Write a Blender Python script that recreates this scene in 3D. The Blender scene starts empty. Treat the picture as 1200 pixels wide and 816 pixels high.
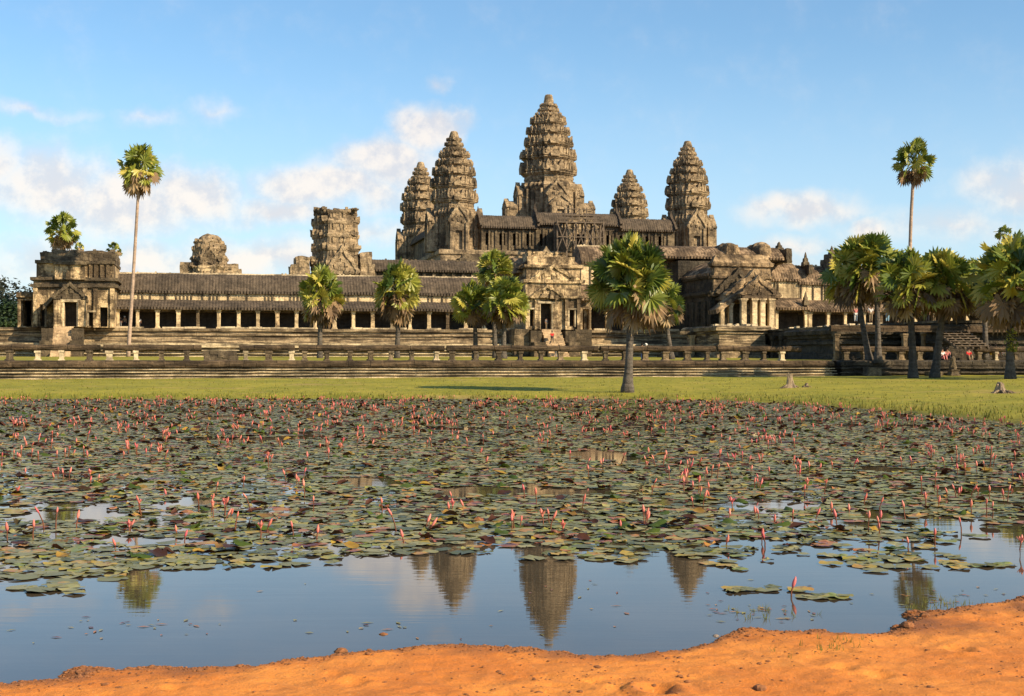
import bpy, bmesh, math, random
import numpy as np
from mathutils import Vector, Matrix, noise as mnoise

R_ = math.radians
sc = bpy.context.scene
COL = sc.collection
rng = random.Random(7)

# ------------------------------------------------------------------ camera
F, CX, HY = 1567.0, 600.0, 421.5          # focal length, centre column and horizon row of the photograph
EYE = 2.2
cam_d = bpy.data.cameras.new('camera')
cam = bpy.data.objects.new('camera', cam_d)
COL.objects.link(cam)
cam_d.sensor_width = 36.0
cam_d.lens = F / 1200 * 36
cam_d.clip_end = 9000
cam.location = (0, 0, EYE)
cam.rotation_euler = (R_(90) + math.atan(13.5 / F), 0, 0)
sc.camera = cam

# ------------------------------------------------------------------ sky, sun, exposure
SUN_AZ, SUN_EL = 57.0, 31.0               # sun behind the camera, to its right
sd = Vector((math.sin(R_(SUN_AZ)) * math.cos(R_(SUN_EL)), -math.cos(R_(SUN_AZ)) * math.cos(R_(SUN_EL)), math.sin(R_(SUN_EL))))
sun_d = bpy.data.lights.new('sun', 'SUN')
sun_d.energy = 5.0
sun_d.angle = R_(0.5)
sun_d.color = (1.0, 0.81, 0.55)
sun = bpy.data.objects.new('sun', sun_d)
COL.objects.link(sun)
sun.rotation_euler = sd.to_track_quat('Z', 'Y').to_euler()
sun.location = (60, -60, 80)

sc.view_settings.view_transform = 'Standard'
sc.view_settings.look = 'None'
sc.view_settings.exposure = 0.62
sc.view_settings.gamma = 1.0
sc.view_settings.use_curve_mapping = False
try:
    sc.cycles.use_denoising = True
    sc.cycles.max_bounces = 8
    sc.cycles.transparent_max_bounces = 8
except Exception:
    pass


class NT:
    """small helper to write node trees"""
    def __init__(self, tree):
        self.t = tree
        tree.nodes.clear()

    def n(self, kind, **kw):
        nd = self.t.nodes.new(kind)
        for k, v in kw.items():
            setattr(nd, k, v)
        return nd

    def put(self, sock, val):
        if val is None:
            return
        if isinstance(val, bpy.types.NodeSocket):
            self.t.links.new(val, sock)
        else:
            sock.default_value = val

    def m(self, op, a, b=None, c=None, clamp=False):
        nd = self.n('ShaderNodeMath', operation=op, use_clamp=clamp)
        for i, x in enumerate((a, b, c)):
            self.put(nd.inputs[i], x)
        return nd.outputs[0]

    def mix(self, fac, a, b, blend='MIX'):
        nd = self.n('ShaderNodeMix', data_type='RGBA', blend_type=blend)
        self.put(nd.inputs['Factor'], fac)
        for key, x in (('A', a), ('B', b)):
            s = [i for i in nd.inputs if i.name == key and i.type == 'RGBA'][0]
            if not isinstance(x, bpy.types.NodeSocket) and len(x) == 3:
                x = (*x, 1)
            self.put(s, x)
        return [o for o in nd.outputs if o.type == 'RGBA'][0]

    def step(self, x, lo, hi):
        nd = self.n('ShaderNodeMapRange', interpolation_type='SMOOTHSTEP')
        self.put(nd.inputs[0], x)
        nd.inputs[1].default_value = lo
        nd.inputs[2].default_value = hi
        return nd.outputs[0]

    def noise(self, vec, scale, detail=4, rough=0.55, lac=2.0, dist=0.0):
        nd = self.n('ShaderNodeTexNoise')
        if vec is not None:
            self.put(nd.inputs['Vector'], vec)
        nd.inputs['Scale'].default_value = scale
        nd.inputs['Detail'].default_value = detail
        nd.inputs['Roughness'].default_value = rough
        nd.inputs['Distortion'].default_value = dist
        return nd.outputs['Fac']

    def mapping(self, vec, scale=(1, 1, 1), loc=(0, 0, 0)):
        nd = self.n('ShaderNodeMapping')
        self.put(nd.inputs['Vector'], vec)
        nd.inputs['Scale'].default_value = scale
        nd.inputs['Location'].default_value = loc
        return nd.outputs[0]


world = bpy.data.worlds.new('World')
sc.world = world
world.use_nodes = True
w = NT(world.node_tree)
sky = w.n('ShaderNodeTexSky', sky_type='NISHITA')
sky.sun_disc = False
sky.sun_elevation = R_(SUN_EL)
sky.sun_rotation = R_(180 - SUN_AZ)
sky.altitude = 30
sky.air_density = 1.0
sky.dust_density = 0.9
sky.ozone_density = 2.2
tc = w.n('ShaderNodeTexCoord')
sep = w.n('ShaderNodeSeparateXYZ')
w.put(sep.inputs[0], tc.outputs['Generated'])
az = w.m('MULTIPLY', w.m('ARCTAN2', sep.outputs[0], sep.outputs[1]), 15.67)
el = w.m('MULTIPLY', w.m('ARCSINE', sep.outputs[2]), 15.67)
cmb = w.n('ShaderNodeCombineXYZ')
w.put(cmb.inputs[0], az)
w.put(cmb.inputs[1], el)
# cumulus banks: bearing and height above the horizon, half width and half height, density (about 3.65 degrees a unit)
BANKS = [(-1.0, 2.72, .50, .30, 1.0), (-1.45, 2.32, .85, .33, 1.0), (-2.1, 2.02, 1.1, .34, .95), (-2.7, 1.75, .9, .22, .75),
         (-3.7, 1.88, .75, .40, .95), (-4.4, 1.75, 1.0, .5, .95), (-5.2, 1.9, .9, .5, .9), (-6.0, 2.1, .9, .4, .8), (-5.4, 2.72, .6, .10, .5),
         (-2.9, 1.2, 1.2, .30, .8), (-4.6, 1.0, 1.8, .4, .8), (-.9, 3.24, .22, .11, .45), (-3.4, 2.82, .35, .14, .38), (-4.15, 2.7, .5, .12, .45),
         (3.35, 1.72, .85, .20, .8), (4.15, 1.48, .28, .18, .95), (3.2, 1.35, .9, .14, .55), (5.9, 1.85, .8, .35, .8), (5.0, 1.5, 1.3, .25, .5),
         (2.6, 1.1, 1.5, .3, .5), (-8.5, 2.6, 1.8, .7, .9), (9.0, 2.4, 2.0, .6, .8), (-7.2, 1.4, 1.2, .5, .9),
         (-1.6, 1.55, .8, .2, .5)]
blob = None
wq = w.n('ShaderNodeTexNoise')
wq.inputs['Scale'].default_value = 1.6
wq.inputs['Detail'].default_value = 5
w.put(wq.inputs['Vector'], cmb.outputs[0])
wsep = w.n('ShaderNodeSeparateXYZ')
w.put(wsep.inputs[0], wq.outputs['Color'])
azw = w.m('ADD', az, w.m('MULTIPLY', w.m('SUBTRACT', wsep.outputs[0], .5), 0.9))
elw = w.m('ADD', el, w.m('MULTIPLY', w.m('SUBTRACT', wsep.outputs[1], .5), 0.6))
for bx, by, rx, ry, k in BANKS:
    dx = w.m('DIVIDE', w.m('SUBTRACT', azw, bx), rx * 1.25)
    dy = w.m('DIVIDE', w.m('SUBTRACT', elw, by), ry * 1.25)
    r2 = w.m('ADD', w.m('MULTIPLY', dx, dx), w.m('MULTIPLY', dy, dy))
    g = w.m('MULTIPLY', w.m('SUBTRACT', 1.0, w.m('SQRT', r2), clamp=True), k)
    blob = g if blob is None else w.m('MAXIMUM', blob, g)
fb = w.noise(cmb.outputs[0], 1.7, 9, .62)
fb2 = w.noise(w.mapping(cmb.outputs[0], (1, 1, 1), (.08, .16, 0)), 1.7, 9, .62)
dens = w.step(w.m('ADD', blob, w.m('MULTIPLY', w.m('SUBTRACT', fb, .5), .55)), -.04, .74)
relief = w.step(w.m('ADD', w.m('MULTIPLY', w.m('SUBTRACT', fb, fb2), 3.2), .5), .15, .85)
ccol = w.mix(relief, (6.5, 6.2, 6.3), (9.0, 7.9, 6.9))
# thin general veil low in the sky
veil = w.m('MULTIPLY', w.step(w.m('MULTIPLY', el, -1.0), -4.0, -.2), .50)
tint = w.mix(1.0, sky.outputs[0], (1.02, 1.34, 1.46), 'MULTIPLY')
zen = w.m('SUBTRACT', 1.0, w.m('MULTIPLY', w.step(el, 6.5, 14.0), .38))
zc = w.n('ShaderNodeCombineColor')
for i_ in range(3):
    w.put(zc.inputs[i_], zen)
tint = w.mix(1.0, tint, zc.outputs[0], 'MULTIPLY')
veil = w.m('ADD', veil, .05)
s1 = w.mix(veil, tint, (6.2, 7.4, 8.8))
s2 = w.mix(w.m('MULTIPLY', dens, .80), s1, ccol)
bg = w.n('ShaderNodeBackground')
w.put(bg.inputs['Color'], s2)
bg.inputs['Strength'].default_value = 0.080
ow = w.n('ShaderNodeOutputWorld')
w.put(ow.inputs['Surface'], bg.outputs[0])


# ------------------------------------------------------------------ materials
def new_mat(name):
    m = bpy.data.materials.new(name)
    m.use_nodes = True
    k = NT(m.node_tree)
    out = k.n('ShaderNodeOutputMaterial')
    p = k.n('ShaderNodeBsdfPrincipled')
    k.put(out.inputs['Surface'], p.outputs[0])
    return m, k, p, out


def stone(name, base, base2, dark, stain=.6, streak=.5, block=(1.1, 1.1, .5), rough=.9, bump=.6, lo=.46, hi=.62, band=0.0):
    m, k, p, out = new_mat(name)
    tc = k.n('ShaderNodeTexCoord').outputs['Object']
    geo = k.n('ShaderNodeNewGeometry').outputs['Position']
    vo = k.n('ShaderNodeTexVoronoi', distance='CHEBYCHEV')
    vo.inputs['Scale'].default_value = 1
    k.put(vo.inputs['Vector'], k.mapping(tc, tuple(1 / b for b in block)))
    sp = k.n('ShaderNodeSeparateColor')
    k.put(sp.inputs[0], vo.outputs['Color'])
    n1 = k.step(k.noise(geo, .33, 9, .68), lo, hi)
    n2 = k.step(k.noise(k.mapping(geo, (1.5, 1.5, .13)), 1.0, 6, .6), .5, .66)
    n3 = k.noise(geo, 3.2, 8, .7)
    n4 = k.step(k.noise(geo, 1.1, 8, .7), .56, .68)
    c = k.mix(sp.outputs[0], base, base2)
    c = k.mix(k.m('MULTIPLY', n1, stain), c, dark)
    c = k.mix(k.m('MULTIPLY', n2, streak), c, tuple(x * .8 for x in dark))
    c = k.mix(k.m('MULTIPLY', n4, stain * .8), c, tuple(x * .55 for x in dark))
    if band:
        n5 = k.step(k.noise(k.mapping(tc, (.22, .22, 3.2)), 1.0, 7, .68), .44, .58)
        c = k.mix(k.m('MULTIPLY', n5, band), c, tuple(x * .7 for x in dark))
    g = k.m('ADD', k.m('MULTIPLY', n3, 1.5), .26)
    cc = k.n('ShaderNodeCombineColor')
    for i in range(3):
        k.put(cc.inputs[i], g)
    c = k.mix(1.0, c, cc.outputs[0], 'MULTIPLY')
    k.put(p.inputs['Base Color'], c)
    p.inputs['Roughness'].default_value = rough
    p.inputs['Specular IOR Level'].default_value = .2
    b = k.n('ShaderNodeBump')
    b.inputs['Strength'].default_value = bump
    b.inputs['Distance'].default_value = .22
    hgt = k.m('SUBTRACT', k.m('ADD', n3, k.m('MULTIPLY', sp.outputs[1], .25)), k.m('MULTIPLY', k.step(vo.outputs['Distance'], .42, .5), .4))
    k.put(b.inputs['Height'], hgt)
    k.put(p.inputs['Normal'], b.outputs[0])
    return m


def plain(name, col, rough=.7, var=.25, scale=8.0, col2=None):
    m, k, p, out = new_mat(name)
    geo = k.n('ShaderNodeNewGeometry').outputs['Position']
    n = k.noise(geo, scale, 5, .6)
    c = k.mix(k.step(n, .35, .65), col, col2 or tuple(x * (1 - var) for x in col))
    k.put(p.inputs['Base Color'], c)
    p.inputs['Roughness'].default_value = rough
    p.inputs['Specular IOR Level'].default_value = .25
    return m


M = {}
M['pale'] = stone('pale_sandstone', (.72, .55, .32), (.56, .42, .24), (.10, .07, .042), .62, .55, bump=.5)
M['tower'] = stone('grey_sandstone', (.44, .325, .195), (.26, .19, .115), (.05, .038, .027), .8, .5, block=(.9, .9, .5), bump=.8)
M['dark_stone'] = stone('weathered_sandstone', (.22, .165, .10), (.13, .10, .062), (.035, .027, .02), .72, .55, bump=.8, lo=.42, hi=.58)
M['roof'] = stone('roof_stone', (.125, .094, .066), (.072, .055, .04), (.026, .021, .016), .5, .15, block=(.5, .5, .9), bump=.5)
M['roof_warm'] = stone('warm_roof_stone', (.36, .25, .155), (.17, .115, .07), (.04, .028, .019), .75, .35, block=(.5, .9, .45), bump=.8, lo=.43, hi=.57)
M['plinth'] = stone('plinth_stone', (.27, .195, .115), (.16, .118, .07), (.03, .024, .017), .8, .4, bump=.6, lo=.38, hi=.56)
M['ledge'] = stone('ledge_stone', (.62, .50, .32), (.5, .4, .26), (.08, .06, .04), .75, .2, bump=.4, lo=.46, hi=.6)
M['stained'] = stone('stained_sandstone', (.68, .50, .28), (.42, .30, .17), (.07, .049, .03), .9, .8, bump=.9, lo=.44, hi=.56)
M['course'] = stone('streaked_course_stone', (.46, .345, .205), (.30, .225, .13), (.06, .042, .027), .6, .3, bump=.6, band=.85)
M['course_pale'] = stone('pale_streaked_stone', (.66, .52, .32), (.5, .39, .24), (.06, .044, .03), .55, .2, bump=.5, band=.75)
M['step'] = stone('worn_step_stone', (.56, .40, .235), (.42, .30, .18), (.09, .06, .036), .5, .1, bump=.5)
M['gate_brown'] = stone('brown_weathered_stone', (.47, .33, .185), (.27, .185, .105), (.05, .036, .024), .85, .6, bump=.9, lo=.43, hi=.56)
M['inner'] = stone('shade_dark_inner_stone', (.07, .055, .04), (.045, .036, .027), (.02, .016, .012), .5, .4, bump=.4)  # near-black colour standing in for the shade inside bays and doorways
M['shade_stone'] = stone('shade_dark_sandstone', (.10, .08, .055), (.06, .05, .036), (.022, .018, .014), .7, .5, bump=.9)  # sandstone with deep shade put into its colour
M['coping'] = stone('coping_stone', (.14, .095, .055), (.09, .062, .036), (.025, .018, .012), .6, .3, bump=.7, band=.7)
M['wood'] = plain('grey_wood', (.16, .12, .085), .85, .5, 3.0)
M['trunk'] = stone('palm_bark', (.15, .125, .10), (.10, .085, .07), (.03, .026, .022), .5, .5, block=(3, 3, .16), bump=.9)
M['trunk_pale'] = stone('pale_palm_bark', (.42, .30, .22), (.34, .25, .19), (.13, .10, .08), .3, .2, block=(3, 3, .3), bump=.3)
M['stump'] = stone('dead_wood', (.34, .25, .16), (.2, .15, .10), (.06, .045, .03), .5, .7, block=(.2, .2, 2), bump=.8)


def leaf_mat(name, stops, rough=.42, trans=.25, back=None, spec=.4):
    m, k, p, out = new_mat(name)
    at = k.n('ShaderNodeAttribute', attribute_name='tint')
    geo = k.n('ShaderNodeNewGeometry')
    n = k.noise(geo.outputs['Position'], 4.0, 4, .6)
    fac = k.m('ADD', at.outputs['Fac'], k.m('MULTIPLY', k.m('SUBTRACT', n, .5), .25), clamp=True)
    rp = k.n('ShaderNodeValToRGB')
    e = rp.color_ramp.elements
    while len(e) < len(stops):
        e.new(.5)
    for i, (pos, c) in enumerate(stops):
        e[i].position = pos
        e[i].color = (*c, 1)
    k.put(rp.inputs[0], fac)
    c = rp.outputs[0]
    if back:
        c = k.mix(geo.outputs['Backfacing'], c, back)
    k.put(p.inputs['Base Color'], c)
    p.inputs['Roughness'].default_value = rough
    p.inputs['Specular IOR Level'].default_value = spec
    if trans:
        tr = k.n('ShaderNodeBsdfTranslucent')
        k.put(tr.inputs[0], c)
        mx = k.n('ShaderNodeMixShader')
        mx.inputs[0].default_value = trans
        k.put(mx.inputs[1], p.outputs[0])
        k.put(mx.inputs[2], tr.outputs[0])
        k.put(out.inputs['Surface'], mx.outputs[0])
    return m


M['frond'] = leaf_mat('palm_frond', [(0, (.03, .06, .014)), (.35, (.10, .145, .022)), (.7, (.24, .26, .035)), (1, (.45, .38, .07))])
M['frond_dry'] = leaf_mat('dry_palm_frond', [(0, (.08, .05, .028)), (.5, (.24, .15, .075)), (1, (.42, .30, .16))], .7, .15)
M['foliage'] = leaf_mat('broad_foliage', [(0, (.010, .022, .010)), (.5, (.022, .045, .014)), (1, (.06, .09, .028))], .6, .2)
M['foliage_grey'] = leaf_mat('thin_grey_foliage', [(0, (.025, .03, .02)), (.6, (.06, .068, .045)), (1, (.10, .11, .08))], .7, .1)
M['pad'] = leaf_mat('lily_pad', [(0, (.065, .072, .016)), (.4, (.17, .158, .038)), (.7, (.28, .245, .085)), (.84, (.17, .20, .025)),
                                 (.91, (.36, .24, .03)), (.97, (.32, .11, .03)), (1, (.10, .03, .02))], .42, 0, back=(.04, .014, .010), spec=.45)
M['leaf_up'] = leaf_mat('raised_lily_leaf', [(0, (.035, .07, .012)), (.45, (.09, .13, .02)), (.6, (.05, .022, .014)), (.85, (.10, .035, .02)),
                                             (1, (.40, .25, .04))], .5, .2, back=(.045, .016, .011), spec=.25)
M['leaf_green'] = leaf_mat('raised_green_leaf', [(0, (.04, .075, .012)), (.5, (.11, .15, .022)), (1, (.2, .2, .03))], .5, .3, spec=.3)
M['bud'] = leaf_mat('pink_petal', [(0, (.64, .15, .11)), (.5, (.78, .28, .20)), (1, (.62, .11, .13))], .5, .2)
M['stalk'] = plain('red_stalk', (.20, .07, .035), .6, .4, 20)
M['grass'] = leaf_mat('grass_blade', [(0, (.075, .09, .010)), (.5, (.16, .16, .018)), (1, (.30, .23, .05))], .7, .25)
M['skin'] = plain('skin', (.35, .19, .12), .6, .1)
M['hair'] = plain('dark_hair', (.02, .015, .012), .6, .2)


def ground_mat():
    m, k, p, out = new_mat('ground_soil_and_grass')
    geo = k.n('ShaderNodeNewGeometry').outputs['Position']
    ga = k.n('ShaderNodeAttribute', attribute_name='grassy').outputs['Fac']
    we = k.n('ShaderNodeAttribute', attribute_name='wet').outputs['Fac']
    n_big = k.noise(geo, .9, 6, .6)
    n_mid = k.noise(geo, 5.0, 7, .65)
    n_fine = k.noise(geo, 55.0, 6, .7)
    soil = k.mix(k.step(n_big, .35, .65), (.60, .188, .032), (.73, .262, .048))
    soil = k.mix(k.m('MULTIPLY', k.step(n_mid, .50, .70), .45), soil, (.44, .16, .036))
    soil = k.mix(k.m('MULTIPLY', k.step(n_fine, .52, .70), .6), soil, (.30, .11, .03))
    soil = k.mix(k.m('MULTIPLY', k.step(k.noise(geo, 2.3, 6, .7), .5, .64), .5), soil, (.42, .15, .036))
    soil = k.mix(k.m('MULTIPLY', k.step(k.noise(geo, 31.0, 5, .65), .60, .70), .4), soil, (.74, .44, .18))
    soil = k.mix(we, soil, (.17, .066, .023))
    gn = k.noise(geo, .22, 7, .65)
    gm = k.noise(k.mapping(geo, (1, .45, 1)), 1.7, 7, .7)
    gr = k.mix(k.step(gn, .35, .66), (.215, .205, .015), (.315, .272, .028))
    gr = k.mix(k.m('MULTIPLY', k.step(gm, .5, .68), .6), gr, (.115, .125, .016))
    gr = k.mix(k.m('MULTIPLY', k.step(k.noise(geo, .5, 5, .6), .58, .70), .65), gr, (.38, .27, .07))
    gr = k.mix(k.m('MULTIPLY', k.step(k.noise(k.mapping(geo, (1, .35, 1)), 6.5, 5, .7), .52, .66), .55), gr, (.13, .14, .014))
    bare = k.m('MULTIPLY', k.step(k.noise(k.mapping(geo, (.6, 1.3, 1)), .16, 6, .65), .56, .68), .6)
    gr = k.mix(bare, gr, (.36, .24, .085))
    gr = k.mix(k.m('MULTIPLY', we, .7), gr, (.09, .075, .02))
    c = k.mix(ga, soil, gr)
    k.put(p.inputs['Base Color'], c)
    k.put(p.inputs['Roughness'], k.m('SUBTRACT', .92, k.m('MULTIPLY', we, .35)))
    p.inputs['Specular IOR Level'].default_value = .25
    b = k.n('ShaderNodeBump')
    b.inputs['Strength'].default_value = .8
    b.inputs['Distance'].default_value = .03
    k.put(b.inputs['Height'], k.m('ADD', k.m('ADD', n_mid, k.m('MULTIPLY', n_fine, .35)), k.m('MULTIPLY', gm, k.m('MULTIPLY', ga, 4.0))))
    k.put(p.inputs['Normal'], b.outputs[0])
    return m


def water_mat():
    m, k, p, out = new_mat('pond_water')
    geo = k.n('ShaderNodeNewGeometry').outputs['Position']
    n = k.noise(geo, .5, 5, .6)
    c = k.mix(k.step(n, .3, .7), (.055, .043, .028), (.085, .064, .040))
    k.put(p.inputs['Base Color'], c)
    p.inputs['Roughness'].default_value = .015
    p.inputs['IOR'].default_value = 1.333
    p.inputs['Specular IOR Level'].default_value = .5
    h1 = k.noise(k.mapping(geo, (.7, 5.0, 1)), 1.0, 3, .5)
    h2 = k.noise(k.mapping(geo, (2.5, 20, 1)), 1.0, 2, .5)
    b = k.n('ShaderNodeBump')
    b.inputs['Strength'].default_value = 1.0
    b.inputs['Distance'].default_value = .0006
    k.put(b.inputs['Height'], k.m('ADD', h1, k.m('MULTIPLY', h2, .22)))
    k.put(p.inputs['Normal'], b.outputs[0])
    return m


M['ground'] = ground_mat()
M['water'] = water_mat()

# ------------------------------------------------------------------ object helpers
ORG = {}


def tag(o, label=None, cat=None, group=None, kind=None):
    if label:
        o['label'] = label
    if cat:
        o['category'] = cat
    if group:
        o['group'] = group
    if kind:
        o['kind'] = kind
    return o


class MB:
    """collects faces, then links them as one mesh object"""
    def __init__(self):
        self.v, self.f, self.t = [], [], []
        self.tint = 0.5

    def add(self, vs, fs):
        b = len(self.v)
        self.v.extend(vs)
        self.t.extend([self.tint] * len(vs))
        self.f.extend([tuple(i + b for i in q) for q in fs])

    def box(self, u0, u1, v0, v1, w0, w1):
        self.add([(u0, v0, w0), (u1, v0, w0), (u1, v1, w0), (u0, v1, w0), (u0, v0, w1), (u1, v0, w1), (u1, v1, w1), (u0, v1, w1)],
                 [(0, 3, 2, 1), (4, 5, 6, 7), (0, 1, 5, 4), (1, 2, 6, 5), (2, 3, 7, 6), (3, 0, 4, 7)])

    def bar(self, a, b, r):
        a, b = Vector(a), Vector(b)
        d = (b - a)
        q = d.to_track_quat('Z', 'Y')
        L = d.length
        vs = []
        for z in (0, L):
            for x, y in ((-r, -r), (r, -r), (r, r), (-r, r)):
                vs.append(tuple(a + q @ Vector((x, y, z))))
        self.add(vs, [(0, 3, 2, 1), (4, 5, 6, 7), (0, 1, 5, 4), (1, 2, 6, 5), (2, 3, 7, 6), (3, 0, 4, 7)])

    def loft(self, rings, cap=True):
        n = len(rings[0])
        vs = [p for r in rings for p in r]
        fs = []
        for i in range(len(rings) - 1):
            for j in range(n):
                a, b = i * n + j, i * n + (j + 1) % n
                fs.append((a, b, b + n, a + n))
        if cap:
            fs.append(tuple(range(n - 1, -1, -1)))
            fs.append(tuple((len(rings) - 1) * n + j for j in range(n)))
        self.add(vs, fs)

    def plinth(self, u0, u1, v0, v1, prof):
        """a rectangle carried up a moulding profile of (height, outward offset)"""
        self.loft([[(u0 - o, v0 - o, h), (u1 + o, v0 - o, h), (u1 + o, v1 + o, h), (u0 - o, v1 + o, h)] for h, o in prof])

    def tube(self, pts, rad, n=8):
        rings = []
        for i, p in enumerate(pts):
            p = Vector(p)
            d = Vector(pts[min(i + 1, len(pts) - 1)]) - Vector(pts[max(i - 1, 0)])
            q = d.to_track_quat('Z', 'Y')
            rings.append([tuple(p + q @ Vector((rad[i] * math.cos(6.2832 * k / n), rad[i] * math.sin(6.2832 * k / n), 0))) for k in range(n)])
        self.loft(rings)

    def prism(self, outline, v0, v1, axis='v', off=0.0):
        """an outline in (u, w) given thickness along v (axis 'v'), or in (v, w) along u (axis 'u')"""
        n = len(outline)
        if axis == 'v':
            vs = [(x, v0, z) for x, z in outline] + [(x, v1, z) for x, z in outline]
        else:
            vs = [(v0, x, z) for x, z in outline] + [(v1, x, z) for x, z in outline]
        fs = [tuple(range(n)), tuple(range(2 * n - 1, n - 1, -1))]
        fs += [(j, j + n, (j + 1) % n + n, (j + 1) % n) for j in range(n)]
        self.add(vs, fs)

    def build(self, name, mat, parent=None, origin=None, jitter=0.0, freq=1.0, sub=0.0, smooth=False, tint=False):
        o = origin if origin is not None else (ORG[parent.name] if parent is not None and parent.name in ORG else (0, 0, 0))
        vs = [(x - o[0], y - o[1], z - o[2]) for x, y, z in self.v]
        me = bpy.data.meshes.new(name)
        me.from_pydata(vs, [], self.f)
        if tint:
            a = me.attributes.new('tint', 'FLOAT', 'POINT')
            a.data.foreach_set('value', self.t)
        if sub or jitter:
            bm = bmesh.new()
            bm.from_mesh(me)
            bmesh.ops.recalc_face_normals(bm, faces=bm.faces)
            if sub:
                for _ in range(7):
                    es = [e for e in bm.edges if e.calc_length() > sub]
                    if not es:
                        break
                    bmesh.ops.subdivide_edges(bm, edges=es, cuts=1, use_grid_fill=True)
            if jitter:
                for q in bm.verts:
                    p = q.co + Vector(o)
                    q.co += mnoise.noise_vector(p * freq) * jitter + mnoise.noise_vector(p * freq * 3.1) * jitter * .5
            bm.to_mesh(me)
            bm.free()
        elif not tint:
            bm = bmesh.new()
            bm.from_mesh(me)
            bmesh.ops.recalc_face_normals(bm, faces=bm.faces)
            bm.to_mesh(me)
            bm.free()
        if smooth:
            me.polygons.foreach_set('use_smooth', [True] * len(me.polygons))
        me.materials.append(M[mat])
        ob = bpy.data.objects.new(name, me)
        COL.objects.link(ob)
        if parent is not None:
            ob.parent = parent
            ORG[ob.name] = o
        return ob


def empty(name, loc, rz=0.0):
    o = bpy.data.objects.new(name, None)
    o.empty_display_size = .3
    COL.objects.link(o)
    o.location = loc
    o.rotation_euler = (0, 0, rz)
    return o


def copy_tree(o, parent=None):
    c = o.copy()
    COL.objects.link(c)
    if parent is not None:
        c.parent = parent
    for ch in list(o.children):
        copy_tree(ch, c)
    return c


# temple frame: u runs along the west front to the south, v into the temple, w up
AN = R_(12.5)
CA, SA = math.cos(AN), math.sin(AN)
OX, OY = 31.65, 205.5


def P(u, v, w_=0.0):
    return (OX + u * CA - v * SA, OY + u * SA + v * CA, w_)


def U(px, v):
    k = (px - CX) / F
    return (k * (OY + v * CA) - OX + v * SA) / (CA - k * SA)


def W(py, px, v):
    return EYE + (HY - py) / F * P(U(px, v), v)[1]


def UV(px, D):
    x, y = (px - CX) / F * D - OX, D - OY
    return x * CA + y * SA, -x * SA + y * CA


def tthing(name, label, cat, u, v, w_, group=None):
    r = empty(name, P(u, v, w_), AN)
    ORG[r.name] = (u, v, w_)
    return tag(r, label, cat, group)


def at(px, py, D):
    return ((px - CX) / F * D, D, EYE + (HY - py) / F * D)


# ------------------------------------------------------------------ ground and pond
def lattice(ix, iy, seed):
    h = (ix.astype(np.int64) * 374761393 + iy.astype(np.int64) * 668265263 + seed * 1442695041) & 0xFFFFFFFF
    h = ((h ^ (h >> 13)) * 1274126177) & 0xFFFFFFFF
    return ((h ^ (h >> 16)) & 0xFFFF) / 65535.0


def vnoise(x, y, seed=0):
    ix, iy = np.floor(x), np.floor(y)
    fx, fy = x - ix, y - iy
    fx, fy = fx * fx * (3 - 2 * fx), fy * fy * (3 - 2 * fy)
    a, b = lattice(ix, iy, seed), lattice(ix + 1, iy, seed)
    c, d = lattice(ix, iy + 1, seed), lattice(ix + 1, iy + 1, seed)
    return a * (1 - fx) * (1 - fy) + b * fx * (1 - fy) + c * (1 - fx) * fy + d * fx * fy - .5


def fbm(x, y, oct_=5, seed=0, gain=.5):
    s, a = 0, 1.0
    for i in range(oct_):
        s = s + a * vnoise(x * 2 ** i + 17.3 * i, y * 2 ** i - 9.1 * i, seed + i)
        a *= gain
    return s


NEAR = [(-60, 6.0), (-20, 7.5), (-8, 8.4), (-3.9, 8.95), (-3.45, 9.1), (-3.03, 9.2), (-3.10, 9.56), (-2.54, 9.47), (-1.83, 9.56), (-1.33, 9.93), (-.52, 10.22), (0, 10.06),
        (.63, 9.94), (1.23, 10.1), (1.62, 10.6), (1.98, 10.82), (2.49, 10.80), (3.03, 10.64), (3.30, 11.40), (4.05, 11.8), (4.69, 12.25), (7.5, 14.2), (12, 18), (16.5, 26), (18, 34),
        (17.6, 45.7), (15.7, 60), (13.4, 68), (10.5, 73), (4, 74.5), (-20, 74.2), (-45, 74.6), (-75, 73), (-88, 60), (-85, 30)]
POND = np.array(NEAR, float)


def pond_sd(x, y):
    """distance to the pond's edge, negative inside"""
    best = np.full(x.shape, 1e9)
    inside = np.zeros(x.shape, bool)
    n = len(POND)
    for i in range(n):
        ax, ay = POND[i]
        bx, by = POND[(i + 1) % n]
        ex, ey = bx - ax, by - ay
        t = np.clip(((x - ax) * ex + (y - ay) * ey) / (ex * ex + ey * ey), 0, 1)
        best = np.minimum(best, np.hypot(x - ax - t * ex, y - ay - t * ey))
        cr = ((ay > y) != (by > y)) & (x < ex * (y - ay) / (ey if ey else 1e-9) + ax)
        inside ^= cr
    return np.where(inside, -best, best)


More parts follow.
